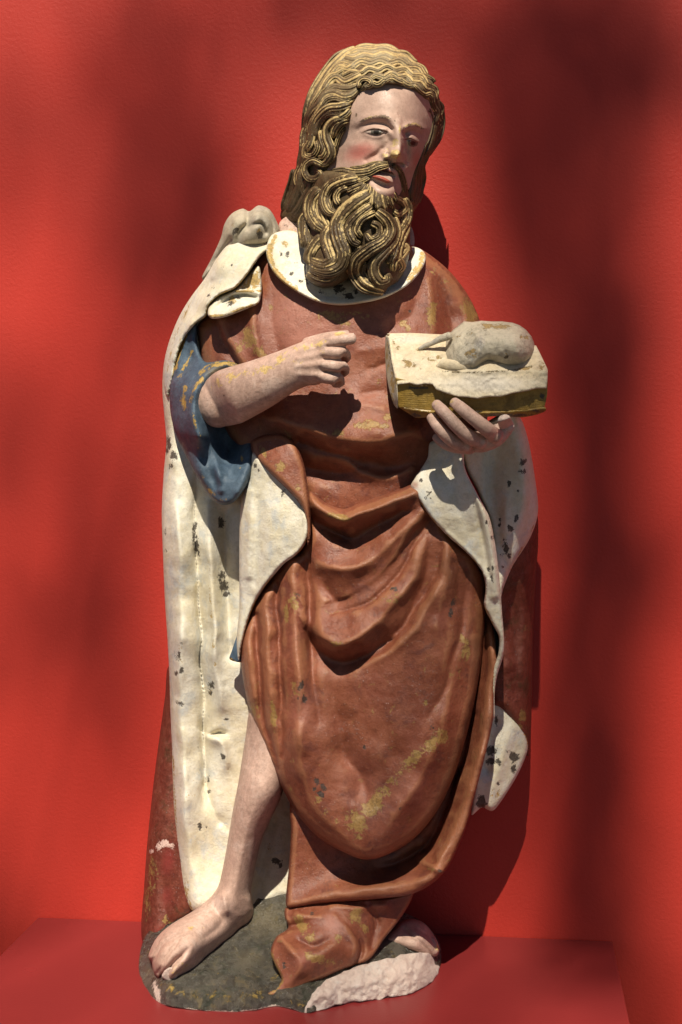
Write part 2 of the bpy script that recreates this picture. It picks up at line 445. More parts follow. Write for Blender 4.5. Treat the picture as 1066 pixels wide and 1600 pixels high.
def tube_geo(pts, seg=36, step=2.5, flat=1.0, cap=True):
    """rows x, y, d, r(px)[, depth ratio]; returns verts, faces of a closed swept tube"""
    p = np.array([list(q) + ([flat] if len(q) == 4 else []) for q in pts], float)
    s = spline(p, step)
    if cap:   # round the ends off
        def endcap(c, t, r):
            rows = []
            for a in (0.25, 0.5, 0.72, 0.88, 0.97):
                q = c.copy(); q[0] += t[0] * r * a * 0.8; q[1] += t[1] * r * a * 0.8; q[3] = r * math.sqrt(1 - a * a); rows.append(q)
            return rows
        t1 = s[-1, :2] - s[-2, :2]; t1 = t1 / (np.hypot(*t1) + 1e-9); t0 = s[0, :2] - s[1, :2]; t0 = t0 / (np.hypot(*t0) + 1e-9)
        s = np.vstack([endcap(s[0], t0, s[0, 3])[::-1], s, endcap(s[-1], t1, s[-1, 3])])
    T = np.gradient(s[:, :2], axis=0); T /= (np.hypot(T[:, 0], T[:, 1])[:, None] + 1e-9)
    N = np.stack([-T[:, 1], T[:, 0]], 1)
    V = []; Fc = []
    n = len(s)
    for k in range(seg):
        a = 2 * math.pi * k / seg
        x = s[:, 0] + N[:, 0] * s[:, 3] * math.cos(a); y = s[:, 1] + N[:, 1] * s[:, 3] * math.cos(a)
        d = s[:, 2] + s[:, 3] * PXMM * s[:, 4] * math.sin(a)
        V.append(P(x, y, d))
    V = np.stack(V, 1).reshape(-1, 3)
    for i in range(n - 1):
        for k in range(seg):
            a = i * seg + k; b2 = i * seg + (k + 1) % seg
            Fc.append([a, b2, b2 + seg, a + seg])
    Fc.append(list(range(seg))[::-1]); Fc.append([(n - 1) * seg + k for k in range(seg)])
    return V, Fc

def merged(name, tubes, mat, parent, voxel=0.0016, smooth=6, masks=None, extra=None, disp=None):
    """several overlapping tubes grown into one continuous surface"""
    Vs = []; Fs = []; off = 0
    geos = [tube_geo(t) for t in tubes] + (extra or [])
    for V, Fc in geos:
        Vs.append(V); Fs += [[i + off for i in f] for f in Fc]; off += len(V)
    me = bpy.data.meshes.new(name + "_cage"); me.from_pydata([tuple(v) for v in np.vstack(Vs)], [], Fs)
    bm = bmesh.new(); bm.from_mesh(me); bmesh.ops.recalc_face_normals(bm, faces=bm.faces); bm.to_mesh(me); bm.free()
    o = bpy.data.objects.new(name, me); scene.collection.objects.link(o)
    r = o.modifiers.new("remesh", 'REMESH'); r.mode = 'VOXEL'; r.voxel_size = voxel; r.use_smooth_shade = True
    if smooth:
        sm = o.modifiers.new("smooth", 'SMOOTH'); sm.iterations = smooth; sm.factor = 0.5
    dg = bpy.context.evaluated_depsgraph_get(); dg.update()
    m2 = bpy.data.meshes.new_from_object(o.evaluated_get(dg))
    o.modifiers.clear(); o.data = m2; m2.name = name; bpy.data.meshes.remove(me)
    if disp:
        n = len(m2.vertices); co = np.empty(n * 3, np.float32); m2.vertices.foreach_get('co', co); co = co.reshape(-1, 3).astype(float)
        x, y = project(co); dd = disp(x, y)            # mm towards the viewer
        co[:, 1] -= dd / 1000.0; m2.vertices.foreach_set('co', co.astype(np.float32).ravel()); m2.update()
    m2.polygons.foreach_set('use_smooth', [True] * len(m2.polygons))
    set_masks(m2, masks); m2.materials.clear(); m2.materials.append(mat)
    o.parent = parent
    if parent.type == 'EMPTY': o.matrix_parent_inverse = parent.matrix_world.inverted()
    return o

def lock(name, pts, surf, parent, w=8.0, lift=2.0, H=None, grooves=4, mat=None, wear=0.8, dust=None, tip=0.35, root=0.6, gd=2.2, step=2.2, dip=6.0):
    """one carved lock of hair: a ribbon with parallel strands lying on surf. pts rows x, y[, half width px]"""
    p = np.array([list(q) + ([w] if len(q) == 2 else []) for q in pts], float)
    s = spline(p, step); n = len(s)
    u = np.linspace(0, 1, n)
    env = np.minimum(1, root + (1 - root) * np.sqrt(np.clip(u / 0.12, 0, 1))) * np.minimum(1, tip + (1 - tip) * np.sqrt(np.clip((1 - u) / 0.18, 0, 1)))
    hw = s[:, 2] * env
    T = np.gradient(s[:, :2], axis=0); T /= (np.hypot(T[:, 0], T[:, 1])[:, None] + 1e-9)
    N = np.stack([-T[:, 1], T[:, 0]], 1)
    m = 6 * grooves + 1
    S = np.linspace(-1, 1, m)
    X = s[:, 0][:, None] + N[:, 0][:, None] * hw[:, None] * S; Y = s[:, 1][:, None] + N[:, 1][:, None] * hw[:, None] * S
    base = 0.5 * surf(X.ravel(), Y.ravel()).reshape(X.shape) + 0.5 * surf(s[:, 0], s[:, 1])[:, None]
    wd = np.array([random.uniform(0.55, 1.45) for _ in range(grooves)]); cut = np.concatenate([[0], np.cumsum(wd)]) / wd.sum() * 2 - 1
    hgt = [random.uniform(0.55, 1.0) for _ in range(grooves)]; wrs = [random.uniform(0.55, 1.1) for _ in range(grooves)]
    strand = np.zeros((n, m)); wr = np.zeros((n, m))
    for g in range(grooves):
        c0 = cut[g] + 0.12 * np.sin(u * random.uniform(2, 6) + random.uniform(0, 6)) * (g > 0); c1 = cut[g + 1] + 0.12 * np.sin(u * random.uniform(2, 6) + random.uniform(0, 6)) * (g < grooves - 1)
        t = (S[None, :] - c0[:, None]) / np.maximum(c1 - c0, 0.08)[:, None]
        bump_ = np.where((t >= 0) & (t <= 1), np.sin(np.pi * np.clip(t, 0, 1)), 0) ** 0.8
        k = bump_ * hgt[g]; new = k > strand
        strand = np.where(new, k, strand); wr = np.where(new, wrs[g] * (0.9 + 0.25 * np.sin(u * random.uniform(3, 9) + random.uniform(0, 6)))[:, None], wr)
    HH = (H if H is not None else 0.62) * hw * PXMM
    dome = np.sqrt(np.clip(1 - (S * 0.97) ** 2, 0, 1))
    D = base + (lift - dip * (1 - env ** 2))[:, None] + HH[:, None] * dome + gd * strand * np.clip(dome * 1.6, 0, 1) * env[:, None]
    ridge = strand * wr * np.clip(dome * 1.5, 0, 1)
    # skirts so the lock is solid down to the head
    Xs = np.hstack([X[:, :1], X, X[:, -1:]]); Ys = np.hstack([Y[:, :1], Y, Y[:, -1:]])
    Ds = np.hstack([D[:, :1] - 14, D, D[:, -1:] - 14]); R = np.hstack([ridge[:, :1] * 0, ridge, ridge[:, -1:] * 0])
    mm = m + 2
    V = P(Xs.ravel(), Ys.ravel(), Ds.ravel())
    Fc = []
    for i in range(n - 1):
        for k in range(mm - 1):
            a = i * mm + k; Fc.append([a, a + 1, a + mm + 1, a + mm])
    Fc.append([k for k in range(mm)][::-1]); Fc.append([(n - 1) * mm + k for k in range(mm)])
    me = bpy.data.meshes.new(name); me.from_pydata([tuple(v) for v in V], [], Fc); me.update()
    bm = bmesh.new(); bm.from_mesh(me); bmesh.ops.recalc_face_normals(bm, faces=bm.faces); bm.to_mesh(me); bm.free()
    me.polygons.foreach_set('use_smooth', [True] * len(me.polygons))
    a = me.attributes.new('m1', 'FLOAT', 'POINT')
    a.data.foreach_set('value', (np.clip(R.ravel() * wear, 0, 1)).astype(np.float32))
    if dust is not None:
        a = me.attributes.new('m3', 'FLOAT', 'POINT'); a.data.foreach_set('value', np.clip(dust(Xs.ravel(), Ys.ravel()) * (0.35 + 0.65 * R.ravel()), 0, 1).astype(np.float32))
    me.materials.append(mat or HAIR)
    o = bpy.data.objects.new(name, me)
    return link(o, parent)

# ------------------------------------------------------------------ the niche: red wall and ledge
def box(name, lo, hi, mat, kind='structure', label=None):
    x0, y0, z0 = lo; x1, y1, z1 = hi
    v = [(x0,y0,z0),(x1,y0,z0),(x1,y1,z0),(x0,y1,z0),(x0,y0,z1),(x1,y0,z1),(x1,y1,z1),(x0,y1,z1)]
    f = [[0,3,2,1],[4,5,6,7],[0,1,5,4],[1,2,6,5],[2,3,7,6],[3,0,4,7]]
    bm = bmesh.new(); vs = [bm.verts.new(q) for q in v]
    for q in f: bm.faces.new([vs[i] for i in q])
    bmesh.ops.bevel(bm, geom=list(bm.edges), offset=0.003, segments=2, affect='EDGES', profile=0.5)
    me = bpy.data.meshes.new(name); bm.to_mesh(me); bm.free()
    me.materials.append(mat)
    o = bpy.data.objects.new(name, me); scene.collection.objects.link(o)
    o['kind'] = kind
    if label: o['label'] = label
    return o

XL = float(P(60, 1430, 0)[0]); XR = float(P(957, 1470, 0)[0])
GROUND = -0.95
box('wall', (-3.0, 0.0, GROUND - 0.05), (3.0, 0.25, 3.2), WALL, label='red painted wall behind the statue')
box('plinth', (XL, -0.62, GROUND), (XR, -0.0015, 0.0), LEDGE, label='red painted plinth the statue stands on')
gm = bpy.data.meshes.new('ground'); gm.from_pydata([(-40,-40,GROUND),(40,-40,GROUND),(40,8,GROUND),(-40,8,GROUND)], [], [[0,1,2,3]])
gm.materials.append(paint("gravel_ground", (0.06, 0.055, 0.045), (0.08, 0.07, 0.055), rough=0.9, bump=1.0))
g_ = bpy.data.objects.new('ground', gm); scene.collection.objects.link(g_); g_['kind'] = 'structure'; g_['label'] = 'gravel ground in front of the plinth'

# ------------------------------------------------------------------ the statue
statue = bpy.data.objects.new('statue', None)
statue.location = (float(P(455, 1560, 200)[0]), -0.2, 0.0)
scene.collection.objects.link(statue)
bpy.context.view_layer.update()
statue['label'] = 'worn painted wooden statue of a bearded saint holding a book with a broken lamb'
statue['category'] = 'statue'

# ---- rock base
bo = [(222,1476),(217,1508),(221,1532),(232,1552),(250,1568),(300,1577),(360,1581),(400,1578),(430,1572),(455,1576),(478,1583),(500,1577),
      (540,1567),(600,1560),(648,1549),(675,1534),(688,1510),(690,1490),(684,1468),(660,1440),(600,1415),(500,1398),(395,1398),(330,1412),(260,1436),(232,1456)]
bc = [(x, y, float(dfloor(np.array(x*1.0), np.array(y*1.0)))) for x, y in bo[2:17]]
bc += [(x + (12 if x < 240 else 0), y - 17, float(dfloor(np.array(x*1.0), np.array(y*1.0))) - 3) for x, y in bo[3:11]]
bc += [(420,1405,118),(400,1445,165),(420,1495,215),(330,1495,225),(405,1535,272),(300,1538,284),(252,1530,272),(226,1500,188),(480,1535,272),
       (560,1508,228),(630,1492,190),(672,1488,150),(300,1440,150),(600,1430,110),(684,1468,95),(240,1460,140)]
relief('base', bo, Depth(bc, noise=3.0).add(lambda x, y: 4.0 * vnoise(x, y, 34, 70) + 2.2 * vnoise(x, y, 14, 71) + 1.2 * vnoise(x, y, 7, 72)), EARTH, statue, step=3.0, back=25, masks={
    'm1': [(300,1552,30,9,4,0.50),(350,1556,45,9,3,0.50),(400,1552,28,10,0,0.48),(262,1540,12,12,0,.48),(465,1566,20,9,0,0.52),(385,1530,40,12,0,0.36),(430,1520,12,20,0,.45),(350,1520,40,10,0,.3)],
    'm2': [(246,1552,6,17,-15,1.0),(236,1560,10,5,35,0.8),('line',[(232,1556),(252,1570),(300,1578),(360,1581),(400,1578),(430,1572),(470,1582)],2.5,0.85)],
    'm3': [(420,1440,40,30,0,0.5),(390,1500,30,20,0,.4)]})
# broken white front of the base
pl = [(476,1582),(482,1566),(492,1548),(512,1532),(540,1518),(575,1505),(610,1497),(640,1489),(668,1490),(682,1494),(689,1500),(686,1516),(676,1533),(650,1549),(600,1560),(545,1567),(505,1577)]
plc = [(x, y, float(dfloor(np.array(x*1.0), np.array(y*1.0))) + 2) for x, y in (pl[0],) + tuple(pl[10:])] + [
    (482,1566,300),(492,1548,292),(512,1532,272),(540,1518,250),(575,1505,232),(610,1497,215),(640,1489,192),(668,1490,165),(560,1540,264),(620,1525,236),(510,1555,292),(660,1515,200)]
def chip(x, y): return 2.6 * vnoise(x, y, 11, 31) + 1.5 * vnoise(x * 1.3, y, 5.5, 32) + 2.0 * np.abs(vnoise(x + y, y - x, 15, 35))
pj = spline(pl, 7.0, closed=True) + rng.normal(0, 1.1, (len(spline(pl, 7.0, closed=True)), 2)) * np.array([1.0, 1.0])
relief('plaster_break', [tuple(v) for v in pj], Depth(plc, noise=0).add(chip), PLASTER, statue, step=2.2, back=80, smooth_outline=False)

# ---- left-hand mantle: dark outer side, white lining
relief('mantle_outer_left', [(266,1040),(258,1090),(251,1140),(243,1200),(236,1260),(230,1320),(225,1390),(221,1440),(222,1468),(230,1482),(242,1486),(256,1472),
        (280,1450),(305,1428),(330,1400),(340,1250),(320,1100)],
    Depth([(266,1050,95),(255,1150,105),(242,1250,112),(232,1350,120),(224,1440,125),(240,1480,150),(290,1440,150),(270,1300,128),(300,1200,115),(260,1400,135)], dome=(26,55))
    .fold([(262,1320,0),(256,1380,-8),(262,1440,-6)], 9), DARKRED, statue, step=3, back=40, masks={
    'm1': [(232,1400,7,40,3,0.62),(240,1360,8,30,0,.55),(262,1440,10,20,0,.5)], 'm2': [(258,1318,10,7,0,0.95),(250,1322,6,9,0,.8),(268,1322,5,6,0,.8),(238,1330,4,4)],
    'm3': [(262,1345,10,22,10,.8),(262,1400,10,16,0,.6),(248,1455,9,10,0,.5)]})

mo = [(430,390),(395,385),(350,400),(325,430),(300,462),(280,495),(264,535),(256,570),(254,610),(257,650),(260,690),(256,740),(253,800),(255,870),(258,940),(262,1000),
      (265,1060),(266,1100),(268,1150),(270,1230),(275,1310),(281,1370),(290,1405),(302,1424),(330,1428),(395,1425),(440,1412),(468,1402),(470,1260),(450,1150),(430,1000),(440,880),(430,780),(400,690)]
mD = Depth([(256,600,120),(258,700,125),(256,800,130),(258,940,130),(265,1060,132),(270,1230,138),(282,1370,150),(302,1424,172),(295,600,150),(330,700,150),(350,800,148),(340,900,148),
            (360,1000,148),(340,1100,145),(340,1200,138),(330,1300,142),(320,1400,160),(400,1200,120),(430,1300,110),(430,1400,115),(400,500,150),(330,500,150),(420,400,140),(400,900,140),(300,1000,150),(295,1250,152),(300,850,152)],
           dome=(20,34), gain=1.6)
mD.fold([(276,700,2),(278,800,10),(282,900,13),(284,1000,13),(286,1120,12),(288,1220,12),(296,1320,10),(310,1390,4)], 16)
mD.fold([(306,740,-4),(305,840,-13),(308,930,-16),(313,1010,-18),(318,1100,-19),(318,1180,-16),(326,1240,-10),(345,1290,-4)], 7, 12, prof='c')
mD.fold([(322,790,3),(327,880,9),(331,960,11),(338,1040,10),(346,1100,4)], 8, 10)
mD.fold([(350,800,-10),(352,880,-12),(358,960,-10),(362,1020,-8)], 12)
mD.fold([(328,1150,8),(348,1165,9),(356,1190,6)], 14, 8)
mD.fold([(330,1148,-8),(345,1146,-9),(352,1148,-5)], 4, 4)
mD.fold([(319,1225,-5),(318,1240,-6),(325,1262,-4),(345,1288,-2)], 5, 9)
mD.fold([(420,1290,-8),(408,1340,-10),(400,1400,-8)], 12)
mD.fold([(268,560,5),(266,640,6),(268,720,4)], 9)
relief('mantle_lining', mo, mD, WHITE, statue, step=3, back=55, masks={
    'm2': [(263,692,6,12,-10,.95),(272,712,7,8,20,.9),(261,705,4,6),(268,728,4,6,0,.8),(304,825,4,10,10,.95),(307,850,4,14,-5,.95),(303,838,3,8),(311,866,2,8),(346,815,5,9,0,.9),(347,900,6,7,30,.95),(350,915,8,10,-10,1.0),(353,928,6,5,0,.9),(343,905,4,6,0,.8),
           (282,1005,6,4,0,.7),(278,1025,7,10,0,.62),(284,1048,5,9,0,.65),(276,1052,3,4),(330,1070,6,7,20,.85),(328,1083,5,5,0,.8),(280,1098,10,5,30,.55),(348,1183,5,6,30,.95),(354,1124,4,2.5),(326,1218,3,7,0,.75),(328,1237,4,4,0,.85),(312,1290,4,9,0,.75),(322,1293,3,4,0,.6),(281,1346,3,8,0,.75),
           (432,1345,8,5,20,.95),(438,1352,4,5),(258,830,3,7,0,.7),(260,860,3,4,0,.7),(309,1164,4,7,0,.5),(345,820,4,6)],
    'm1': [(329,1080,9,12,0,.48),(282,1030,8,24,0,.40),(300,1240,10,25,0,.40),(290,1390,8,18,0,.5),('line',[(326,870),(330,960),(336,1040)],2.5,.5),(420,1330,10,40,0,.3),('line',[(270,1180),(276,1310),(282,1370),(300,1422)],2.5,.75)],
    'm3': [('line',[(440,1412),(420,1413),(400,1418)],7,0.4)]})
# small blue end of a ribbon behind the flap
relief('mantle_ribbon', [(374,985),(380,990),(380,1030),(376,1035),(359,1030),(362,1018)], Depth([(374,985,178),(380,1030,185),(359,1030,178),(368,1010,182)], noise=.3), BLUE, statue, step=3, thick=6,
       masks={'m1': [('line', [(360,1030),(378,1035)], 2, .8)]})

# ---- tunic
bod = [(398,400),(440,385),(520,378),(600,378),(645,383),(690,412),(722,447),(745,488),(760,540),(765,620),(750,690),(700,720),(672,745),(652,775),(600,805),(540,815),(485,800),(470,760),(440,720),(395,712),
       (365,690),(335,640),(318,580),(308,530),(307,508),(335,485),(375,470),(398,455)]
bD = Depth([(308,515,165),(330,600,180),(360,520,196),(420,440,192),(405,405,172),(500,480,226),(580,485,230),(560,560,236),(640,470,212),(690,430,172),(740,490,138),(760,560,150),(600,630,247),(500,640,243),
            (700,640,215),(590,668,262),(470,655,240),(590,735,236),(600,785,232),(420,620,222),(400,560,212),(390,690,205),(650,560,232),(720,560,190),(680,720,222),(530,790,226),(460,760,222),(500,520,232)], dome=(22,26), gain=1.3)
bD.fold([(392,470,4),(398,510,9),(408,560,8),(420,600,3)], 14, 9)
bD.fold([(338,500,-3),(352,535,-7),(372,575,-7)], 10, 5)
bD.fold([(345,500,5),(362,540,6),(385,580,4)], 6, 12)
bD.fold([(425,470,-2),(432,520,-5),(440,560,-3)], 10, 14)
bD.fold([(688,440,-3),(700,480,-8),(702,520,-8),(690,560,-4)], 11, 8)
bD.fold([(668,440,3),(676,480,5),(676,530,4)], 11, 9)
bD.fold([(722,465,4),(730,500,6)], 9, 7)
bD.fold([(655,450,-2),(640,490,-4),(610,510,-2)], 12)
# pouched roll above the belt
bD.fold([(400,650,5),(433,655,13),(470,664,14),(508,676,13),(567,692,14),(614,680,14),(646,676,12),(668,690,6)], 17, 30)
bD.fold([(470,725,-9),(505,735,-17),(540,738,-15),(575,722,-10),(610,728,-9),(650,728,-6)], 18, 20)
bD.fold([(545,722,5),(565,735,8),(600,745,6),(640,735,5)], 12, 9)
bD.fold([(575,575,-2),(610,568,-3)], 6); bD.fold([(560,545,1.5),(600,543,2)], 9); bD.fold([(570,612,-2.2),(605,612,-2)], 7); bD.fold([(560,632,2),(600,636,3)], 8)
bD.fold([(470,690,-6),(520,706,-8),(560,716,-5)], 8, 7)
relief('tunic_chest', bod, bD, RED, statue, step=3, back=60, masks={
    'm1': [(390,530,12,20,-10,.85),(372,545,8,12,0,.7),(405,548,14,9,20,.6),(358,570,8,10,0,.5),(520,493,30,9,5,.68),(535,508,14,9,0,.6),(560,492,20,6,0,.6),(674,492,8,22,8,.92),(632,505,10,6,0,.75),(735,490,11,26,-20,.85),(722,478,6,10,0,.6),(676,423,6,8,0,.7),(698,440,5,6,0,.6),
           (578,664,28,7,3,.9),(606,652,8,6,0,.8),(528,676,12,7,15,.75),(594,600,5,12,0,.55),(638,512,5,6),(423,480,4,7,0,.6)],
    'm2': [(640,487,3,3,0,.8),(338,488,5,3,0,.6)],
    'm3': [(455,500,40,40,0,.95),(480,520,60,35,0,.8),(540,520,50,40,0,.45),(600,500,50,30,0,.3),(385,535,20,20,0,.7),(560,620,40,30,0,.35)]})

apo = [(470,862),(450,874),(430,896),(412,920),(395,950),(383,985),(376,1010),(377,1040),(385,1090),(397,1130),(415,1170),(433,1215),(447,1243),(467,1276),(500,1310),(540,1333),(570,1343),(602,1337),(640,1316),
       (668,1288),(693,1250),(714,1200),(734,1130),(748,1060),(757,990),(760,940),(757,905),(738,866),(712,846),(692,815),(668,775),(650,755),(630,762),(600,773),(560,787),(537,795),(510,786),(484,768),(480,800),(480,835)]
aD = Depth([(484,775,246),(537,805,252),(600,785,256),(650,762,255),(690,820,248),(735,872,238),(757,920,215),(756,1000,205),(745,1080,205),(725,1160,212),(690,1255,222),(640,1315,240),(570,1340,252),(500,1308,238),
            (447,1240,220),(400,1130,212),(380,1050,205),(385,985,205),(430,900,215),(460,870,225),(540,900,252),(620,900,254),(690,920,252),(530,1000,256),(600,1050,262),(680,1050,258),(480,1050,252),(430,1050,238),
            (560,1150,264),(660,1150,262),(470,1170,256),(570,1260,268),(520,1260,260),(630,1250,264),(720,1000,240)], dome=(16,22), gain=1.5)
# belt roll and the shade below it
aD.fold([(484,780,8),(510,797,12),(537,810,13),(570,800,12),(610,786,12),(650,768,9)], 14, 12)
aD.fold([(490,806,-6),(520,828,-14),(550,840,-13),(585,820,-8),(630,800,-6)], 15, 9)
# hanging swags
aD.fold([(480,870,0),(510,885,8),(545,890,9),(585,872,8),(620,840,7),(655,800,5)], 16, 14)
aD.fold([(500,905,-4),(525,935,-9),(555,930,-8),(590,900,-6),(630,860,-6),(668,812,-4)], 13, 14)
aD.fold([(476,960,6),(490,985,13),(512,1002,17),(530,1006,18),(560,992,16),(595,965,13),(630,925,10),(655,880,7),(668,840,4)], 13, 30)
aD.fold([(478,985,-6),(495,1012,-13),(525,1030,-15),(560,1030,-10),(600,1005,-6)], 18, 9)
aD.fold([(675,820,-3),(665,900,-7),(640,960,-7),(600,1005,-4)], 13, 11)
aD.fold([(700,850,4),(695,920,6),(680,980,4)], 15)
aD.fold([(718,880,-3),(715,940,-4)], 10)
aD.fold([(660,800,3),(615,870,5),(560,925,5),(510,935,3)], 9, 8)
aD.fold([(672,815,-3),(630,885,-6),(575,945,-6),(520,955,-3)], 8, 6, prof='c')
aD.fold([(700,850,3),(680,930,5),(630,1000,5),(560,1045,2)], 10, 9)
aD.fold([(690,850,-4),(665,930,-6),(610,1000,-5)], 8, 6, prof='c')
aD.fold([(730,900,-3),(722,980,-5),(700,1060,-5),(670,1120,-2)], 9, 7)
# vertical pipes on the left
aD.fold([(457,880,9),(456,940,12),(462,1000,13),(468,1060,12),(466,1110,9),(466,1160,5)], 17, 15)
aD.fold([(481,880,-6),(482,960,-12),(486,1020,-10),(492,1080,-6),(498,1130,-3)], 7, 10)
aD.fold([(434,915,-6),(434,980,-9),(438,1050,-9),(441,1120,-7),(440,1180,-3)], 5, 5)
aD.fold([(418,930,6),(416,1000,9),(421,1070,9),(428,1130,6)], 10, 9)
aD.fold([(402,960,-7),(401,1010,-9),(406,1070,-9),(418,1140,-7),(432,1200,-3)], 5, 5)
aD.fold([(390,980,5),(388,1040,6),(396,1090,5)], 8)
# long bellied front
aD.fold([(474,1130,4),(470,1190,8),(484,1245,10),(515,1290,9),(555,1320,6)], 22, 26)
aD.fold([(520,1060,-4),(525,1120,-9),(540,1175,-14),(560,1215,-17),(574,1235,-12)], 26, 28)
aD.fold([(700,980,4),(702,1060,8),(690,1140,10),(665,1200,10),(630,1260,8),(595,1305,6)], 26, 22)
aD.fold([(600,1120,-2),(610,1180,-5),(600,1230,-5)], 26)
aD.fold([(742,1000,4),(735,1080,5),(720,1150,3)], 11, 8)
relief('tunic_front', apo, aD, RED, statue, step=3, back=150, masks={
    'm1': [(530,808,26,6,12,.85),(527,1006,9,6,0,.85),(612,936,13,9,-20,.85),(457,945,10,16,0,.8),(448,960,6,16,0,.7),(462,1075,10,14,0,.66),(427,1115,5,24,-3,.9),(399,1108,8,12,0,.8),(404,1118,5,5,0,.8),(727,1015,8,18,8,.85),(722,1000,6,10,0,.7),(718,1060,3,20,5,.6),
           (690,1150,12,14,-30,.85),(672,1165,16,9,-45,.85),('line',[(690,1150),(650,1180),(620,1215),(590,1250),(565,1280),(555,1305)],15,.60),(580,1262,26,14,-40,.92),(560,1285,16,18,0,.9),(545,1275,8,12,0,.62),(456,1190,4,5,0,.7),(455,1232,4,4,0,.7),(508,1268,5,6,0,.75),(527,1283,6,6,0,.65),(497,1250,10,9,0,.62),(665,1100,5,7,0,.5)],
    'm2': [(470,1072,4,9,20,.85),(476,1092,5,6,0,.85),(466,1090,4,4,0,.8),(495,1222,6,4,50,.9),(505,1230,7,4,50,.95),(492,1234,5,4,50,.9),(503,1242,8,4,40,.95),(708,940,4,6,10,.85),(705,960,5,8,0,.75),(616,920,6,5,0,.8),(570,1168,4,4,0,.8),(465,932,5,9,0,.55),(676,1135,5,9,20,.6),(630,1265,8,6,0,.5),(504,828,3,3,0,.8)],
    'm3': [(560,1210,40,50,0,.45),(640,1240,50,40,0,.4),(470,1110,25,40,0,.5),(600,1290,40,20,0,.4),(460,1000,14,40,0,.4)]})

# turned red edge between chest and white flap
relief('mantle_edge_fold', [(393,690),(412,680),(441,678),(462,694),(475,725),(481,760),(485,795),(486,830),(481,852),(478,815),(470,790),(452,768),(425,742),(405,722),(395,708)],
    Depth([(393,695,226),(440,690,246),(478,740,256),(485,820,262),(450,755,262),(410,722,244),(470,785,266),(440,715,256)], dome=(10,13)), RED, statue, step=2.5, back=180,
    masks={'m1': [(412,706,5,10,-20,.85),(438,730,7,9,30,.85),(432,726,5,4,0,.7),(466,760,6,9,-20,.75)]})
# white flap, left
fo = [(396,706),(412,722),(440,748),(462,770),(473,785),(480,805),(482,828),(477,850),(462,868),(445,880),(430,897),(411,921),(397,946),(386,976),(379,1006),(373,1032),(370,1000),(374,950),(374,900),(374,860),(375,810),(379,775),(390,745)]
relief('mantle_flap_left', fo, Depth([(396,712,232),(470,790,252),(482,828,256),(460,868,246),(410,920,226),(380,1000,206),(372,1030,198),(374,900,206),(375,810,212),(388,750,222),(430,800,248),(420,860,240),(395,860,224),(395,930,214)], dome=(7,9))
    .fold([(393,770,3),(390,840,5),(388,900,4)], 6).fold([(404,780,-3),(402,850,-4),(398,910,-3)], 6, 9)
    .fold([(476,795,3),(480,825,4),(470,858,3),(440,885,2)], 5), WHITE, statue, step=2.5, back=165,
    masks={'m1': [('line', [(474,788),(481,812),(480,842),(464,866),(432,896),(410,922),(392,958),(378,1010)], 2.3, .68)],
           'm2': [(399,728,3,4),(442,770,3,6,20,.9),(404,735,2,3)],
           'm3': [('line', [(480,842),(464,868),(432,898),(410,924),(392,960),(376,1016)], 2.2, 1.0), ('line', [(396,708),(440,749),(472,784)], 2.0, .7)]})

# ---- lower tunic with the pipe that curls round from the side
und = [(460,1240),(455,1300),(452,1350),(447,1402),(450,1419),(500,1412),(560,1407),(636,1399),(672,1383),(700,1355),(727,1295),(748,1220),(762,1165),(771,1120),(772,1075),(777,1040),(770,975),(757,950),(730,950),(700,1100),(600,1180)]
uD = Depth([(465,1300,205),(455,1380,208),(450,1412,216),(520,1340,196),(600,1330,168),(650,1290,155),(690,1200,148),(720,1100,148),(742,980,155),(765,990,180),(762,1100,190),(745,1200,200),(715,1310,210),(680,1370,216),(560,1402,216),(620,1395,216),(560,1250,190)], dome=(9,12), gain=1.15)
uD.fold([(764,960,8),(766,1040,14),(760,1110,17),(745,1190,20),(722,1270,22),(695,1330,22),(665,1368,20),(620,1382,17),(560,1393,14),(500,1402,11),(455,1408,7)], 17, 20)
uD.fold([(738,1120,-8),(716,1210,-16),(684,1290,-18),(644,1338,-16),(590,1356,-8)], 9, 9)
uD.fold([(655,1345,4),(675,1352,7),(690,1362,5)], 5)
relief('underskirt', und, uD, RED, statue, step=3, back=110, masks={
    'm1': [(676,1358,8,5,30,.55),(700,1338,4,6,0,.5)], 'm2': [(690,1362,8,4,40,.55),(684,1205,3,8,0,.5)], 'm3': [(640,1372,20,8,-10,.4)]})
hem = [(445,1432),(447,1418),(470,1411),(510,1408),(560,1405),(612,1402),(645,1394),(640,1412),(622,1440),(600,1468),(584,1492),(570,1503),(536,1514),(500,1530),(448,1551),(424,1557),(417,1551),(432,1543),(440,1530),(430,1508),(423,1488),(432,1464),(450,1450)]
hD = Depth([(447,1420,214),(510,1410,214),(600,1404,196),(640,1398,186),(600,1462,202),(582,1490,222),(540,1512,246),(480,1535,272),(424,1555,290),(436,1530,278),(425,1490,262),(435,1462,248),(449,1445,234),(500,1450,248),(500,1490,270),(550,1440,228),(460,1505,278),(545,1480,246)], dome=(4,7), gain=1.4)
hD.fold([(520,1428,3),(545,1445,8),(556,1468,9),(552,1492,7)], 12, 8)
hD.fold([(533,1434,-3),(560,1460,-9),(562,1485,-9),(552,1503,-6)], 5, 5)
hD.fold([(450,1449,-8),(465,1446,-9),(480,1440,-4)], 7, 8)
hD.fold([(470,1470,-4),(490,1480,-6),(515,1472,-4)], 7).fold([(440,1470,4),(456,1490,5)], 8).fold([(575,1415,-4),(590,1440,-6),(580,1475,-5)], 8, 6).fold([(520,1415,4),(560,1418,5),(600,1415,4)], 8)
hD.fold([(470,1428,6),(500,1430,5)], 10).fold([(455,1480,4),(470,1510,6),(455,1535,4)], 14).fold([(500,1495,4),(520,1480,4)], 16)
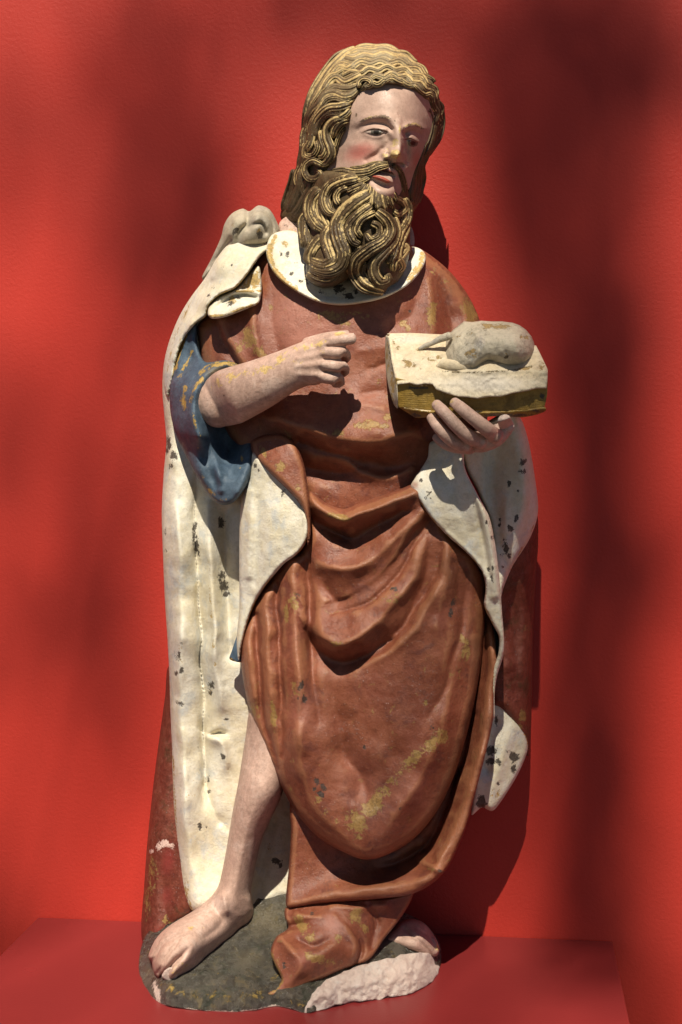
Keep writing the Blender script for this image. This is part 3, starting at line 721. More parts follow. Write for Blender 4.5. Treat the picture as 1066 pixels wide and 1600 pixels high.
relief('tunic_hem', hem, hD, RED, statue, step=2.4, back=120, masks={
    'm1': [(472,1445,10,18,-30,.75),(485,1465,9,12,-20,.68),(555,1432,14,12,20,.8),(568,1448,7,14,-10,.6),(530,1466,8,10,0,.72),(495,1497,28,8,12,.72),(520,1500,10,8,0,.6),(438,1470,6,5,0,.7),('line',[(424,1490),(432,1510),(441,1530),(432,1546),(420,1554)],2.6,.95),(565,1492,4,6,0,.6)],
    'm2': [(488,1428,4,4,0,.75),(444,1508,4,6,0,.7)], 'm3': [(520,1445,16,16,0,.8),(470,1500,25,20,0,.5),(455,1530,20,12,0,.4)]})

# ---- bare right leg with its foot
leg = [(393,1100),(384,1150),(373,1220),(363,1272),(353,1332),(342,1382),(329,1402),(302,1424),(262,1449),(243,1468),(232,1494),(237,1503),(240,1518),(247,1527),(254,1524),(258,1532),(268,1539),(286,1530),(310,1516),(326,1500),(346,1480),(371,1462),(392,1446),(398,1432),
       (395,1412),(393,1390),(400,1350),(410,1310),(426,1275),(441,1240),(450,1190),(440,1140),(420,1090)]
lD = Depth([(410,1110,212),(380,1180,206),(430,1200,214),(405,1230,222),(385,1290,212),(370,1370,202),(362,1410,205),(335,1420,218),(385,1420,186),(395,1440,170),(300,1450,250),(340,1462,228),(370,1455,190),(270,1475,276),(240,1490,272),(262,1525,296),(285,1520,282),(250,1505,290),(320,1490,244),(300,1480,272)], dome=(34,42), gain=1.35)
lD.fold([(268,1462,-2),(252,1482,-6),(238,1502,-8)], 3.0).fold([(278,1470,-2),(262,1496,-7),(246,1522,-9)], 3.0).fold([(254,1462,-2),(243,1480,-5),(234,1492,-6)], 2.6)
lD.fold([(292,1482,-2),(276,1502,-8),(257,1526,-10)], 3.4)
lD.fold([(258,1480,3),(244,1504,4)], 5).fold([(268,1488,3),(254,1512,4)], 5)
lD.fold([(288,1500,3),(270,1524,5)], 8)
lD.fold([(330,1410,-4),(345,1440,-4),(320,1465,-3)], 9).fold([(348,1398,5),(352,1420,5)], 8).fold([(390,1405,5),(392,1418,6)], 8)
relief('leg', leg, lD, FLESH, statue, step=2.4, back=100, masks={
    'm1': [(298,1452,5,5,0,.7),(304,1457,4,5,0,.6),(318,1450,5,4,0,.5),(270,1520,12,12,-30,.5),(285,1508,9,7,0,.5)],
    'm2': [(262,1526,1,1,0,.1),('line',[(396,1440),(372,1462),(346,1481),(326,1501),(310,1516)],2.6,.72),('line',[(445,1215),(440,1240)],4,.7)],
    'm3': [(370,1230,12,16,0,.18)]})
relief('broken_toe', [(255,1520),(262,1512),(274,1513),(278,1522),(270,1537),(259,1532),(253,1526)], Depth([(262,1514,285),(274,1516,285),(264,1530,281),(272,1530,279)], noise=0.8, dome=(3,3)), PLASTER, statue, step=2, back=255)
# left foot under the hem
lf = [(600,1470),(615,1452),(628,1440),(645,1436),(662,1442),(674,1455),(683,1470),(687,1484),(682,1494),(668,1494),(648,1487),(620,1478)]
relief('foot', lf, Depth([(610,1462,170),(640,1445,150),(670,1456,142),(684,1482,148),(668,1490,165),(630,1476,178),(655,1466,172)], dome=(12,16), noise=.6, gain=1.9)
    .fold([(648,1445,-2),(668,1462,-5),(680,1482,-4)], 3).fold([(660,1446,-2),(676,1464,-4)], 3).fold([(634,1450,-2),(655,1470,-4),(672,1488,-3)], 3.2), FLESH, statue, step=2, back=70,
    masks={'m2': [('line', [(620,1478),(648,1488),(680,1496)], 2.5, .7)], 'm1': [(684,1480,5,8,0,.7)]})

# ---- right-hand mantle
relief('mantle_outer_right', [(838,800),(841,850),(837,900),(834,960),(832,1030),(831,1100),(829,1160),(825,1182),(812,1160),(795,1130),(780,1112),(762,1108),(755,1000),(765,930),(790,870),(815,830)],
    Depth([(838,820,140),(835,950,118),(832,1100,108),(826,1175,112),(790,1110,140),(765,1100,142),(760,1000,145),(790,950,150),(805,1040,138),(810,870,160)], dome=(20,44))
    .fold([(800,930,-4),(806,1000,-6),(808,1080,-4)], 9).fold([(788,960,3),(792,1040,4)], 10), DARKRED, statue, step=3, back=50,
    masks={'m1': [(816,1118,6,14,5,.8),(822,980,5,9,0,.6),(812,1135,5,8,0,.5)], 'm2': []})
relief('mantle_corner', [(770,1090),(782,1098),(800,1118),(818,1142),(825,1165),(820,1186),(806,1216),(781,1255),(769,1267),(753,1262),(737,1273),(742,1225),(752,1165),(760,1110)],
    Depth([(772,1095,134),(822,1165,116),(800,1220,122),(768,1262,130),(740,1268,136),(765,1160,138),(790,1160,132),(760,1220,140)], dome=(7,8))
    .fold([(800,1140,3),(780,1200,5),(765,1255,3)], 10).fold([(775,1130,-4),(760,1200,-5)], 8), WHITE, statue, step=2.4, back=70,
    masks={'m2': [(768,1172,9,9,0,1.0),(766,1190,8,7,0,1.),(778,1190,6,6,0,.9),(788,1182,2,3),(804,1182,8,7,0,1.),(802,1200,5,8,0,.95),(793,1174,4,4,0,.8),(752,1252,8,11,0,1.),(778,1225,3,3,0,.7),(776,1125,4,8,0,.85)],
           'm1': [(785,1155,4,4,0,.5),('line',[(800,1118),(820,1145),(826,1166)],2.5,.6),(776,1240,10,14,0,.45)], 'm3': [('line',[(782,1098),(802,1118),(822,1146)],2.4,.8)]})
relief('mantle_back_fold', [(722,690),(760,660),(800,640),(815,656),(826,690),(835,740),(841,790),(838,815),(826,845),(801,885),(787,918),(781,938),(772,870),(764,810),(745,765),(728,730)],
    Depth([(730,700,226),(800,650,196),(830,720,176),(838,800,165),(822,845,172),(785,920,205),(760,780,205),(790,760,196),(770,720,192),(800,820,198),(775,860,206)], dome=(9,17))
    .fold([(770,690,-10),(768,740,-16),(770,790,-14),(776,850,-8)], 12, 16).fold([(806,680,6),(818,740,10),(818,800,9),(800,860,5)], 14, 12).fold([(792,780,3),(790,850,4)], 7), WHITE, statue, step=2.6, back=80,
    masks={'m2': [(817,722,6,7,20,.7),(815,736,8,6,30,.75),(796,755,3,7,10,.85),(809,767,3,3),(806,811,3,9,15,.9),(798,826,5,7,-25,.85),(781,812,3,6,0,.8),(781,820,3,5),(790,855,5,12,-8,.85),(783,866,5,5,0,.8),(796,868,3,6,0,.75),(785,884,3,4,0,.6)],
           'm1': [(772,840,6,20,0,.3),('line',[(835,820),(802,884),(784,925)],2.2,.5)], 'm3': []})
ff = [(648,748),(668,716),(674,690),(720,690),(727,732),(745,770),(764,806),(773,845),(778,880),(782,920),(785,962),(788,1002),(786,1026),(777,1056),(773,1085),(773,1122),(769,1122),(768,1080),(770,1050),(779,1022),(780,996),(768,972),(757,947),(759,920),(754,895),(740,875),(722,857),(698,836),(671,806),(652,776),(642,760)]
fD = Depth([(645,758,262),(672,700,250),(715,700,262),(690,760,272),(698,834,264),(740,872,254),(757,920,242),(730,800,272),(755,830,262),(775,870,252),(783,950,236),(786,1010,222),(770,1050,206),(771,1115,196),(715,740,272)], dome=(5,6))
fD.fold([(716,705,4),(735,755,7),(757,812,8),(768,870,8),(774,930,6)], 9, 6)
fD.fold([(728,740,-3),(744,790,-7),(756,850,-7),(764,900,-4)], 5, 5)
fD.fold([(690,720,-3),(712,770,-4),(735,830,-3)], 12)
fD.fold([(700,835,2),(740,874,3),(757,900,3)], 5)
relief('mantle_flap_right', ff, fD, WHITE, statue, step=2.5, back=170, masks={
    'm2': [(742,742,6,6,0,.95),(746,752,6,6,0,.95),(740,752,4,4),(659,750,4,3,-30,.75),(671,770,5,8,20,.6),(664,778,4,4,0,.6),(674,778,3,4,0,.6),(761,817,4,4,0,.7),(764,822,4,4,0,.7),(770,840,3,4,0,.85),(763,889,3,7,-15,.9),(769,904,3,7,-15,.85),(770,888,2,5,0,.85),(740,792,2,4,0,.6)],
    'm1': [(655,765,10,8,0,.45),('line',[(652,776),(672,807),(698,837),(722,858),(741,877),(755,900),(758,922)],2.2,.75),('line',[(757,947),(768,973),(780,998)],3,.7),('line',[(779,1022),(772,1050),(770,1100)],3,.45)],
    'm3': [(648,758,7,8,0,.7),('line',[(648,770),(672,809),(698,840),(722,861),(742,880),(756,904),(758,930),(758,947)],1.8,.9)]})

# ---- shoulder: knot, mantle over the shoulder, lapel
relief('shoulder_drape', [(434,370),(415,378),(390,374),(360,380),(340,402),(322,432),(300,464),(281,497),(266,535),(258,565),(256,600),(262,620),(270,596),(276,560),(288,528),(300,512),(309,503),(322,494),(327,476),(343,461),(368,450),(385,431),(399,411),(412,396),(430,384)],
    Depth([(430,378,180),(400,400,205),(370,448,222),(328,474,214),(322,493,204),(345,420,195),(318,450,165),(285,500,140),(260,570,125),(258,610,128),(274,575,165),(300,505,186),(370,400,200)], dome=(8,12))
    .fold([(395,385,-2),(360,430,-5),(330,470,-4)], 10).fold([(345,410,3),(318,455,5),(290,510,5),(275,560,4)], 7).fold([(330,440,-4),(305,480,-6),(284,530,-6),(272,575,-5)], 5)
    .fold([(399,411,3),(370,447,5),(343,459,4),(327,476,3)], 5), WHITE, statue, step=2.4, back=70, masks={
    'm1': [('line',[(399,413),(385,432),(368,450),(343,461),(327,476),(322,494),(306,507)],2.6,1.0),('line',[(300,470),(282,505),(268,545),(260,590)],3.0,.5),(372,434,6,10,0,.4),('line',[(285,530),(274,575),(268,600)],3,.8)],
    'm2': [(362,415,2.5,2.5,0,.9),(345,418,4,5,30,.55),(333,450,3,3,0,.8),(326,462,4,5,0,.7),(352,410,3,4,0,.5),(418,379,3,4,0,.6)], 'm3': [(415,380,5,5,0,.6),(404,405,4,6,0,.5)]})
relief('mantle_lapel', [(404,416),(409,440),(408,462),(404,474),(392,480),(375,487),(350,496),(332,498),(325,492),(327,480),(343,464),(368,453),(386,434)],
    Depth([(404,420,206),(408,460,214),(372,452,212),(330,492,216),(345,470,206),(390,478,222),(360,485,220),(385,460,206)], dome=(5,7))
    .fold([(405,458,5),(385,455,7),(365,455,5)], 4, 6).fold([(398,464,-7),(380,461,-9),(360,466,-7),(342,478,-5)], 4, 3).fold([(385,474,5),(362,478,5),(345,488,4)], 8), WHITE, statue, step=2, back=170, masks={
    'm1': [(398,436,9,18,0,.85),(388,444,12,8,-40,.7),(364,470,7,9,-30,.8),('line',[(328,494),(350,492),(375,483),(402,474)],2.5,.85),('line',[(408,455),(385,455),(368,455)],2,.9)], 'm2': [(360,474,6,7,30,.75),(372,466,4,4,0,.6)], 'm3': []})
kn = [(351,350),(362,334),(379,326),(390,330),(404,321),(421,327),(433,347),(437,362),(428,376),(410,384),(387,386),(366,390),(352,402),(336,418),(318,438),(316,432),(330,405),(345,372)]
relief('shoulder_knot', kn, Depth([(351,350,160),(379,327,165),(404,322,165),(433,350,165),(410,380,190),(366,386,175),(318,435,130),(385,355,195),(415,350,195),(340,405,145)], dome=(12,20), noise=1.2, gain=1.6)
    .fold([(390,331,-8),(388,350,-10),(376,366,-9),(372,384,-5)], 5).fold([(388,358,-5),(405,350,-8),(412,366,-7)], 4).fold([(412,330,-3),(422,350,-6),(424,370,-6)], 4)
    .fold([(402,338,6),(398,352,5)], 9).fold([(370,345,6),(362,365,5)], 9).fold([(430,350,-2),(432,366,-3)], 3).fold([(360,372,-4),(348,392,-5),(332,414,-4)], 4), STONE, statue, step=2, back=90,
    masks={'m2': [(369,361,5,7,30,.9),(406,368,5,6,0,.95),(364,366,4,4,0,.7)], 'm1': [(364,352,6,5,0,.5),(405,360,4,4,0,.75),(404,374,5,4,0,.5)]})

# ---- collar and neck
relief('neck', [(436,350),(470,330),(520,340),(600,340),(640,350),(645,390),(600,420),(520,420),(480,410),(452,385)], Depth([(440,370,150),(480,390,168),(540,400,180),(600,390,175),(640,370,145),(520,420,185)], noise=.6), FLESH, statue, step=4, back=80,
    masks={'m1': [(455,365,14,10,0,.8),(470,385,10,14,0,.6)], 'm2': [(446,352,6,4,0,.7)]})
co_ = [(424,368),(416,393),(424,420),(441,440),(469,459),(497,472),(525,477),(550,476),(589,469),(617,458),(643,441),(662,416),(665,398),(655,388),(640,386),(625,395),(600,405),(545,415),(505,405),(485,385),(470,366),(448,360)]
cD = Depth([(424,370,186),(417,393,198),(441,438,216),(497,470,238),(550,474,242),(617,456,230),(660,414,200),(660,392,178),(636,398,182),(590,430,214),(545,440,222),(500,430,216),(460,400,196),(450,372,184),(520,460,232),(485,388,190),(545,416,200),(470,368,180)], dome=(4,5))
cD.fold([(422,375,2),(419,394,5),(428,420,6),(444,438,6),(470,456,5),(497,469,4),(550,472,3),(617,455,4),(640,438,6),(658,414,6),(662,398,4)], 6)
relief('collar', co_, cD, WHITE, statue, step=2.2, back=150, masks={
    'm1': [('line',[(430,370),(421,394),(428,420),(444,439),(462,452)],6,.85),('line',[(470,458),(497,470)],3,.6),(446,378,8,8,0,.6),('line',[(640,438),(656,416),(661,398)],7,.75)],
    'm2': [(500,455,10,5,20,.6),(600,455,14,6,-10,.6),(470,440,5,4,0,.6),(449,398,5,6,40,.85),(455,428,4,4,0,.85),(464,412,4,3,0,.6),(440,397,3,6,0,.7),(530,452,10,8,20,.9),(545,462,10,6,0,.9),(520,440,7,8,0,.8),(556,456,5,5,0,.85),(482,438,6,8,0,.6)], 'm3': []})

# ---- blue sleeve and the blessing arm
sl_o = [(306,482),(298,498),(288,525),(278,550),(272,580),(266,604),(266,640),(274,676),(287,704),(301,731),(315,758),(331,780),(348,789),(366,784),(383,763),(393,742),(396,716),(394,688),(380,660),(376,600),(374,572),(352,563),(322,566),(312,552),(308,530),(308,505)]
sD = Depth([(306,488,165),(290,520,160),(298,555,166),(272,580,160),(266,640,160),(285,700,172),(320,765,205),(348,786,222),(390,745,225),(394,700,215),(352,566,214),(325,580,212),(306,610,226),(301,650,234),(312,682,236),(345,720,200),(345,690,178),(375,690,182),(340,640,180),(322,730,222),(370,740,226)], dome=(8,12))
sD.fold([(300,560,-6),(288,578,-10),(276,590,-6)], 7, 6).fold([(352,568,4),(325,582,7),(308,606,8),(302,640,8),(308,672,7),(320,705,5)], 7)
sD.fold([(318,700,-6),(326,735,-10),(340,758,-8)], 8).fold([(335,700,4),(341,735,9),(345,765,7)], 6).fold([(358,705,-6),(362,740,-8)], 8).fold([(385,700,6),(384,735,7),(372,768,5)], 7)
relief('sleeve', sl_o, sD, BLUE, statue, step=2.4, back=90, masks={
    'm1': [('line',[(372,572),(350,567),(328,573),(312,582)],5,.72),('line',[(318,590),(306,606),(298,628)],4,.75),('line',[(290,605),(286,625),(290,640)],5,.72),('line',[(302,640),(304,660),(312,680)],3,.6),(378,716,2,5,0,.8),(376,732,2,4,0,.8),(330,768,14,4,40,.7),(318,745,3,6,0,.6),(345,780,12,4,10,.55),(310,700,3,4,0,.7),('line',[(298,500),(282,545),(274,575)],4,.85),('line',[(300,550),(282,585),(276,590)],4,.6)],
    'm2': [], 'm3': [(340,580,20,8,-15,.6),(300,700,12,20,0,.25)]})
arm = [(336,632,212,38,0.9),(346,627,226,42,.88),(360,620,244,45,.85),(405,601,268,40,.85),(448,580,286,34,.8),(470,571,292,34,.72),(490,566,296,36,.58),(508,564,298,32,.55)]
hand_t = [[(498,540,302,12,.9),(520,533,310,10.5,.9),(550,529,312,9.2,.95)],
          [(495,550,302,12,.9),(520,550,312,11,.9),(536,552,308,10.5,.9),(540,558,292,9.5,.9),(534,562,278,9,.9)],
          [(494,568,302,12,.9),(518,571,312,10.5,.9),(535,574,306,10,.9),(538,580,290,9,.9),(532,582,276,8.5,.9)],
          [(490,586,298,12,.9),(512,589,306,11,.9),(528,593,302,10.5,.9),(531,597,288,9.5,.9),(524,598,274,8.5,.9)],
          [(480,536,290,9,.9),(510,525,300,6,.9),(543,520,303,4.5,.9)]]
def knuck(x, y):
    d = np.zeros(x.shape)
    for cx, cy in ((506,540),(504,552),(502,569),(498,587)): d += 2.2 * np.exp(-(((x-cx)/9)**2 + ((y-cy)/6)**2))
    for a in ([(470,548),(500,541)],[(466,560),(498,554)],[(466,572),(498,570)],[(466,585),(494,587)]):
        r, _, _, _ = seg_dist(x, y, np.array(a, float)); d += 1.1 * np.exp(-(r/4.5)**2)
    for a in ([(512,542),(542,541)],[(508,561),(540,563)],[(508,580),(532,584)]):
        r, _, _, _ = seg_dist(x, y, np.array(a, float)); d -= 3.0 * np.exp(-(r/2.4)**2)
    return d
merged('blessing_arm', [arm] + hand_t, FLESH, statue, voxel=0.0014, smooth=5, disp=knuck, masks={
    'm1': [(365,588,30,8,-12,.62),(410,578,20,8,-20,.66),(440,560,20,8,-30,.6),(470,545,16,7,-20,.6),(500,536,14,6,-20,.66),(485,535,12,6,0,.55),(530,521,16,3,-5,.8),(430,590,20,8,-20,.4),(465,565,12,5,0,.5),(505,552,6,6,0,.5),(548,535,6,4,0,.6),(340,600,15,12,-20,.45)],
    'm2': [(350,618,2,2,0,.8)], 'm3': [(400,625,60,14,-20,.12),(370,650,50,10,-20,.15)]})
V, Fc = tube_geo([(551,529,311,8.6),(553,529,311,8.6)], cap=False)
me_break = finish('finger_break', V, Fc, PLASTER, statue, smooth=False)

# ---- book
bt = [(605,521),(640,520),(700,523),(770,526),(838,540),(848,560),(856,577),(856,592),(854,607),(838,607),(824,611),(800,615),(782,620),(764,620),(746,623),(730,621),(716,620),(698,615),(682,609),(676,601),(664,600),(652,602),(640,599),(621,601),(617,588),(612,565)]
bkD = Depth([(605,521,258),(640,521,258),(700,523,260),(770,526,262),(838,540,274),(612,560,288),(617,586,312),(640,560,290),(700,560,294),(760,545,286),(848,560,292),(856,577,312),(680,577,312),(760,579,318),(856,580,314),(660,599,326),(621,600,324),(710,610,322),(760,615,324),(820,605,322),(854,603,320)], noise=.5, dome=(2.2,2))
bkD.fold([(684,582,1.5),(720,580,2.5),(780,580,2.5),(850,578,2)], 4).add(lambda x, y: np.where(y > 582, 1, 0) * np.where(x > 672, 1, 0) * (0.9 * vnoise(x, y, 6, 51) + .6 * vnoise(x, y, 3, 52)))
book = relief('book', bt, bkD, BOOKTOP, statue, step=2, back=200, smooth_outline=False, masks={
    'm1': [(640,568,14,8,20,.6),(625,545,8,6,0,.55),(668,562,16,6,10,.5),(690,556,10,6,0,.6),(660,545,16,4,-20,.6),(845,572,10,7,0,.6),(820,576,20,3,-10,.7),(655,577,10,4,0,.5),(615,535,4,8,0,.6)],
    'm2': [(607,523,3,2,0,.8),('line',[(692,580),(740,582),(800,578),(830,572)],2.2,.6)], 'm3': [(760,600,70,14,0,.9),(640,530,30,6,0,.8)]})
pages = [(618,590),(640,595),(700,604),(760,612),(856,596),(855,618),(850,640),(820,642),(760,645),(715,645),(668,643),(640,639),(621,636)]
relief('book_pages', pages, Depth([(620,600,319),(621,634,312),(668,640,312),(760,642,312),(850,638,306),(855,605,311),(700,610,317),(760,618,317)], noise=.3)
    .add(lambda x, y: 0.7 * np.sin((y - 0.05 * (x - 620)) * 1.9) * (0.6 + 0.4 * vnoise(x, y, 14, 8))), GOLD, book, step=1.6, back=190, smooth_outline=False,
    masks={'m1': [('line',[(621,601),(650,602),(672,602)],2.0,.5),('line',[(621,636),(668,642),(760,643)],2.2,.55)], 'm2': [(848,618,6,5,0,.9),('line',[(640,606),(668,606)],2.2,.8),(840,640,12,4,0,.7)]})
relief('book_spine', [(603,524),(608,528),(613,560),(618,588),(621,604),(622,638),(616,633),(609,612),(604,585),(602,555)],
    Depth([(604,526,256),(612,560,286),(618,590,312),(621,634,312),(612,625,296),(603,580,262)], noise=.4), STONE, book, step=2, back=200, masks={'m1': [(614,600,5,30,0,.7),(606,560,4,30,0,.6)], 'm2': [('line',[(606,535),(613,575),(618,600)],2,.6)]})
relief('book_back_cover', [(618,632),(640,637),(668,641),(715,643),(760,643),(820,640),(852,636),(853,642),(838,648),(815,652),(790,650),(740,652),(700,653),(672,652),(650,653),(640,647)],
    Depth([(620,634,311),(668,642,315),(760,644,315),(850,640,308),(650,652,306),(740,651,306),(820,650,302)], noise=.8, dome=(2,3)), GOLD, book, step=2, back=190,
    masks={'m2': [(650,649,10,4,0,.9),(700,650,40,3,0,.8),(790,649,40,3,0,.9),(840,643,10,4,0,.7)], 'm1': [('line',[(622,634),(650,639),(672,642)],2,.7)]})

# ---- lamb
lo_ = [(692,541),(697,528),(706,517),(716,509),(725,502),(738,503),(752,501),(768,502),(784,502),(801,504),(812,508),(822,515),(831,526),(835,536),(836,545),(832,557),(824,566),(812,572),(796,574),(778,571),(764,569),(754,572),(742,578),(728,579),(712,578),(698,577),(693,566),(690,553)]
lamb = relief('lamb', lo_, Depth([(692,545,300),(725,503,288),(780,502,288),(836,541,292),(820,566,310),(770,566,312),(740,576,320),(700,576,316),(740,540,322),(800,538,326),(712,555,318),(725,570,320),(712,525,306)], dome=(17,24), noise=2.2)
    .fold([(756,576,-4),(764,566,-4)], 6).fold([(808,520,4),(812,545,6)], 20).add(lambda x, y: -0.34 * np.maximum(0, 744 - x - 0.25 * (y - 540)))
    .fold([(730,506,2),(744,524,3),(748,550,3),(740,574,2)], 4, 9, prof='c').add(lambda x, y: 0.8 * vnoise(x, y, 5, 61))
    .fold([(722,510,-2),(728,540,-3),(722,565,-2)], 8), LAMB, statue, step=2, back=270, smooth_outline=False, masks={
    'm1': [(770,510,30,5,0,.72),(745,520,14,6,-15,.55),(738,552,10,12,-30,.62),(752,535,10,6,0,.5),(822,527,9,4,10,.7),(795,552,8,3,0,.6),(718,530,8,8,0,.4)], 'm2': [(793,557,5,3,-20,.8),(752,574,14,3,0,.6)]})
V, Fc = tube_geo([(685,572,307,4,.8),(694,569,309,8,.6),(708,571,310,8.5,.6),(722,573,309,7,.6),(736,574,308,5,.8)])
finish('lamb_hoof', V, Fc, BOOKTOP, lamb)
V, Fc = tube_geo([(656,545,281,2.6,1),(668,539,284,4.2,.9),(676,536,287,3.8,.9),(690,529,290,5.6,.9),(702,525,294,6.5,.9)])
finish('lamb_leg', V, Fc, LAMB, lamb)

# ---- hand under the book
hand2 = [[(682,632,326,8.6,.9),(690,640,334,9.4,.9),(702,653,336,10,.9),(716,668,334,10.6,.9),(733,682,326,11.5,.9),(752,690,312,12,.9)],
         [(710,629,326,8.8,.9),(719,636,336,9.6,.9),(733,648,338,10.4,.9),(748,660,336,11,.9),(764,673,328,12,.9),(776,682,314,12,.9)],
         [(674,652,318,8,.9),(682,664,326,8.8,.9),(694,678,326,9.4,.9),(709,690,320,10,.9),(730,698,310,10,.9)],
         [(681,683,304,6.5,.9),(694,693,308,8,.9),(712,699,306,9,.9),(735,701,302,9,.9)],
         [(730,690,296,15,.8),(752,690,302,17,.8),(774,681,304,17,.8),(790,668,298,13,.9)]]
merged('holding_hand', hand2, FLESH, statue, voxel=0.0013, smooth=4, masks={
    'm1': [(681,630,8,4,0,.55),(708,627,9,4,0,.6)], 'm2': [('line',[(676,640),(686,640)],1.5,.4)], 'm3': [(740,690,40,14,-10,.25),(785,675,14,10,0,.35)]})
V, Fc = tube_geo([(793,668,300,11.5,1),(790,662,322,11.5,1),(788,656,338,10.5,1)], step=1.5)
finish('thumb_stub', V, Fc, PLASTER, statue)

# ---- head
HEADC = [(475,200,165),(500,120,172),(575,72,178),(650,95,165),(690,175,140),(685,225,135),(660,285,150),(440,335,125),(610,150,264),(580,168,264),(640,165,250),(550,190,250),(625,205,272),(566,235,258),(532,250,232),
         (540,205,240),(646,225,240),(662,228,202),(646,262,216),(636,240,252),(640,285,212),(598,268,274),(605,310,272),(510,170,222),(490,230,198),(470,290,165),(520,300,220),(570,110,236),(610,90,215),(655,140,226),(672,180,192),(655,190,232),(530,130,212),(600,235,268)]
headB = TPS(HEADC)
def headS(x, y, e=None): return headB(x, y)

fo_ = [(548,150),(562,138),(585,128),(610,122),(640,126),(662,140),(678,162),(680,188),(671,220),(658,246),(647,272),(641,292),(628,305),(600,312),(565,305),(530,290),(508,275),(512,250),(520,215),(532,180)]
faD = Depth(HEADC, noise=.35)
# brows, sockets, lids
faD.fold([(556,194,1),(570,186,3.0),(590,182,4.0),(606,183,4.2),(616,189,2)], 5, 7)
faD.fold([(630,201,3),(645,195,4),(660,201,3)], 5, 6)
faD.fold([(560,203,-1.5),(580,193.5,-3.2),(602,194.5,-5),(612,202,-7)], 5, 4)
faD.fold([(634,208,-7),(645,205,-5),(658,211,-3)], 4.5, 4)
faD.fold([(572,206,1.2),(586,204,3.0),(600,205,1.2)], 7, 7)         # eyeball
faD.fold([(634,221,1.5),(645,221,3),(655,225,1.2)], 7, 7)
faD.fold([(566,206,1.0),(576,201.6,2.2),(586,200,2.6),(596,201.6,2.2),(605,205,.8)], 1.6, 5)   # upper lid
faD.fold([(633,216.5,1.6),(642,215.2,2.4),(653,221,1)], 1.6, 5)
faD.fold([(572,211.5,.5),(583,214.8,1.0),(595,213.8,.9),(603,209,.4)], 3, 1.6)
faD.fold([(636,229,.4),(645,231.5,.9),(653,228,.4)], 3, 1.6)
faD.fold([(604,208,-4),(609,220,-4.5),(603,232,-2)], 6, 5)
faD.fold([(634,212,-7),(635.5,226,-9),(636,240,-9),(635,252,-8)], 4.0, 6)
# nose
faD.fold([(623,186,2),(624,200,7),(625,215,12),(625.5,228,16),(623,240,21)], 12, 4.0)
faD.fold([(613,241,9),(621,243.5,11)], 7, 9)
faD.fold([(600,240,6),(602,245,7)], 5.5, 5)
faD.fold([(607,234,-2),(607,240,-3)], 3, 3)
faD.fold([(601,254,-6),(614,257,-11),(628,257,-11)], 5, 2.6)
faD.fold([(604,250.5,-5),(611,252,-5)], 2.2, 2.2)
faD.fold([(597,235,-2.5),(589,242,-4),(573,251,-3)], 5, 3)
faD.fold([(556,228,3),(578,230,3.5)], 13)
# mouth
faD.fold([(582,258,2),(600,254,4),(616,258,3)], 8, 5)
faD.fold([(576,269,-3),(590,267,-8),(604,270,-9),(614,275,-6)], 3.2, 3.2)
faD.fold([(578,274,2),(592,277,5),(606,283,4.5),(612,284,2)], 3.4, 3.2)
faD.fold([(584,284,-2),(600,291,-4),(612,291,-3)], 4.5, 4)
faD.fold([(590,300,3),(610,302,4)], 10)
faD.fold([(573,172,1.5),(610,165,2),(645,172,1)], 14)
face = relief('face', fo_, faD, FACE, statue, step=1.5, back=150, masks={
    'm1': [(624,203,4,14,5,.55),(617,222,9,14,10,.60),(617,240,11,8,0,.85),(603,243,6,5,0,.7),(606,232,8,8,0,.5),('line',[(570,186),(590,181),(612,186)],2.5,.55),('line',[(634,197),(648,193),(660,200)],3,.6),(640,135,16,4,0,.5)],
    'm2': [('line',[(556,194),(572,186),(590,182),(606,183),(617,189)],3.6,.66),('line',[(631,200),(645,194.5),(661,201)],3.4,.68),('line',[(567,207),(576,202.8),(586,201.4),(597,203.4),(606,206.4)],1.2,.9),('line',[(633,217.8),(642,216.4),(653,222.8)],1.3,.95),
           (557,180,1.6,4,10,1.),('line',[(578,268),(592,265),(608,269)],2.2,.9)],
    'm3': [(564,238,24,14,-15,.80),(652,250,8,16,0,.6),('line',[(576,188),(592,186),(610,190)],6,.22),(590,244,10,6,0,.25),('line',[(568,214),(590,221)],3,.2)]})
def eye(ol, iris, r):
    dd = Depth(HEADC, noise=0); dd.folds = [f for f in faD.folds]
    o = relief('eye', ol, lambda x, y, e: dd(x, y, None) + 0.9 - 1.6 * np.exp(-(e / 1.6) ** 2), EYEWHITE, face, step=1.1, back=200, taper=1.0,
               masks={'m1': [(iris[0], iris[1], r, r, 0, 1.5)], 'm2': [(iris[0], iris[1] + .3, r * .55, r * .55, 0, 1.3), ('line', [(ol[0][0], ol[0][1]), (ol[1][0], ol[1][1]), (ol[2][0], ol[2][1]), (ol[3][0], ol[3][1])], 1.2, 1.1)]})
    return o
eye([(568,206.8),(577,203.4),(587,202.2),(598,204.4),(606,206.6),(600,209.4),(591,212.4),(581,211.6),(573,209.4)], (588,206.2), 7.0)
eye([(633,218.6),(640,217.6),(648,219.8),(655,224.6),(653,228),(646,230.5),(638,228),(634,222)], (645.5,222.8), 6.6)
relief('lower_lip', [(577,274),(586,272.5),(597,274),(606,278),(613,284),(606,288),(594,284),(583,279.5)], lambda x, y, e: faD(x, y, None) + 2.0 - 3.5 * np.exp(-(e / 2.4) ** 2), LIPS, face, step=1.2, back=220, taper=1)
relief('upper_lip', [(576,269),(584,264.5),(594,262.5),(604,263),(614,268),(618,275),(609,271.5),(597,268.8),(585,269.8)], lambda x, y, e: faD(x, y, None) + 2.8 - 4.0 * np.exp(-(e / 2.2) ** 2), LIPS, face, step=1.2, back=220, taper=1,
       masks={'m1': [], 'm2': [('line', [(590,266),(606,267),(616,273)], 3, .9)]})

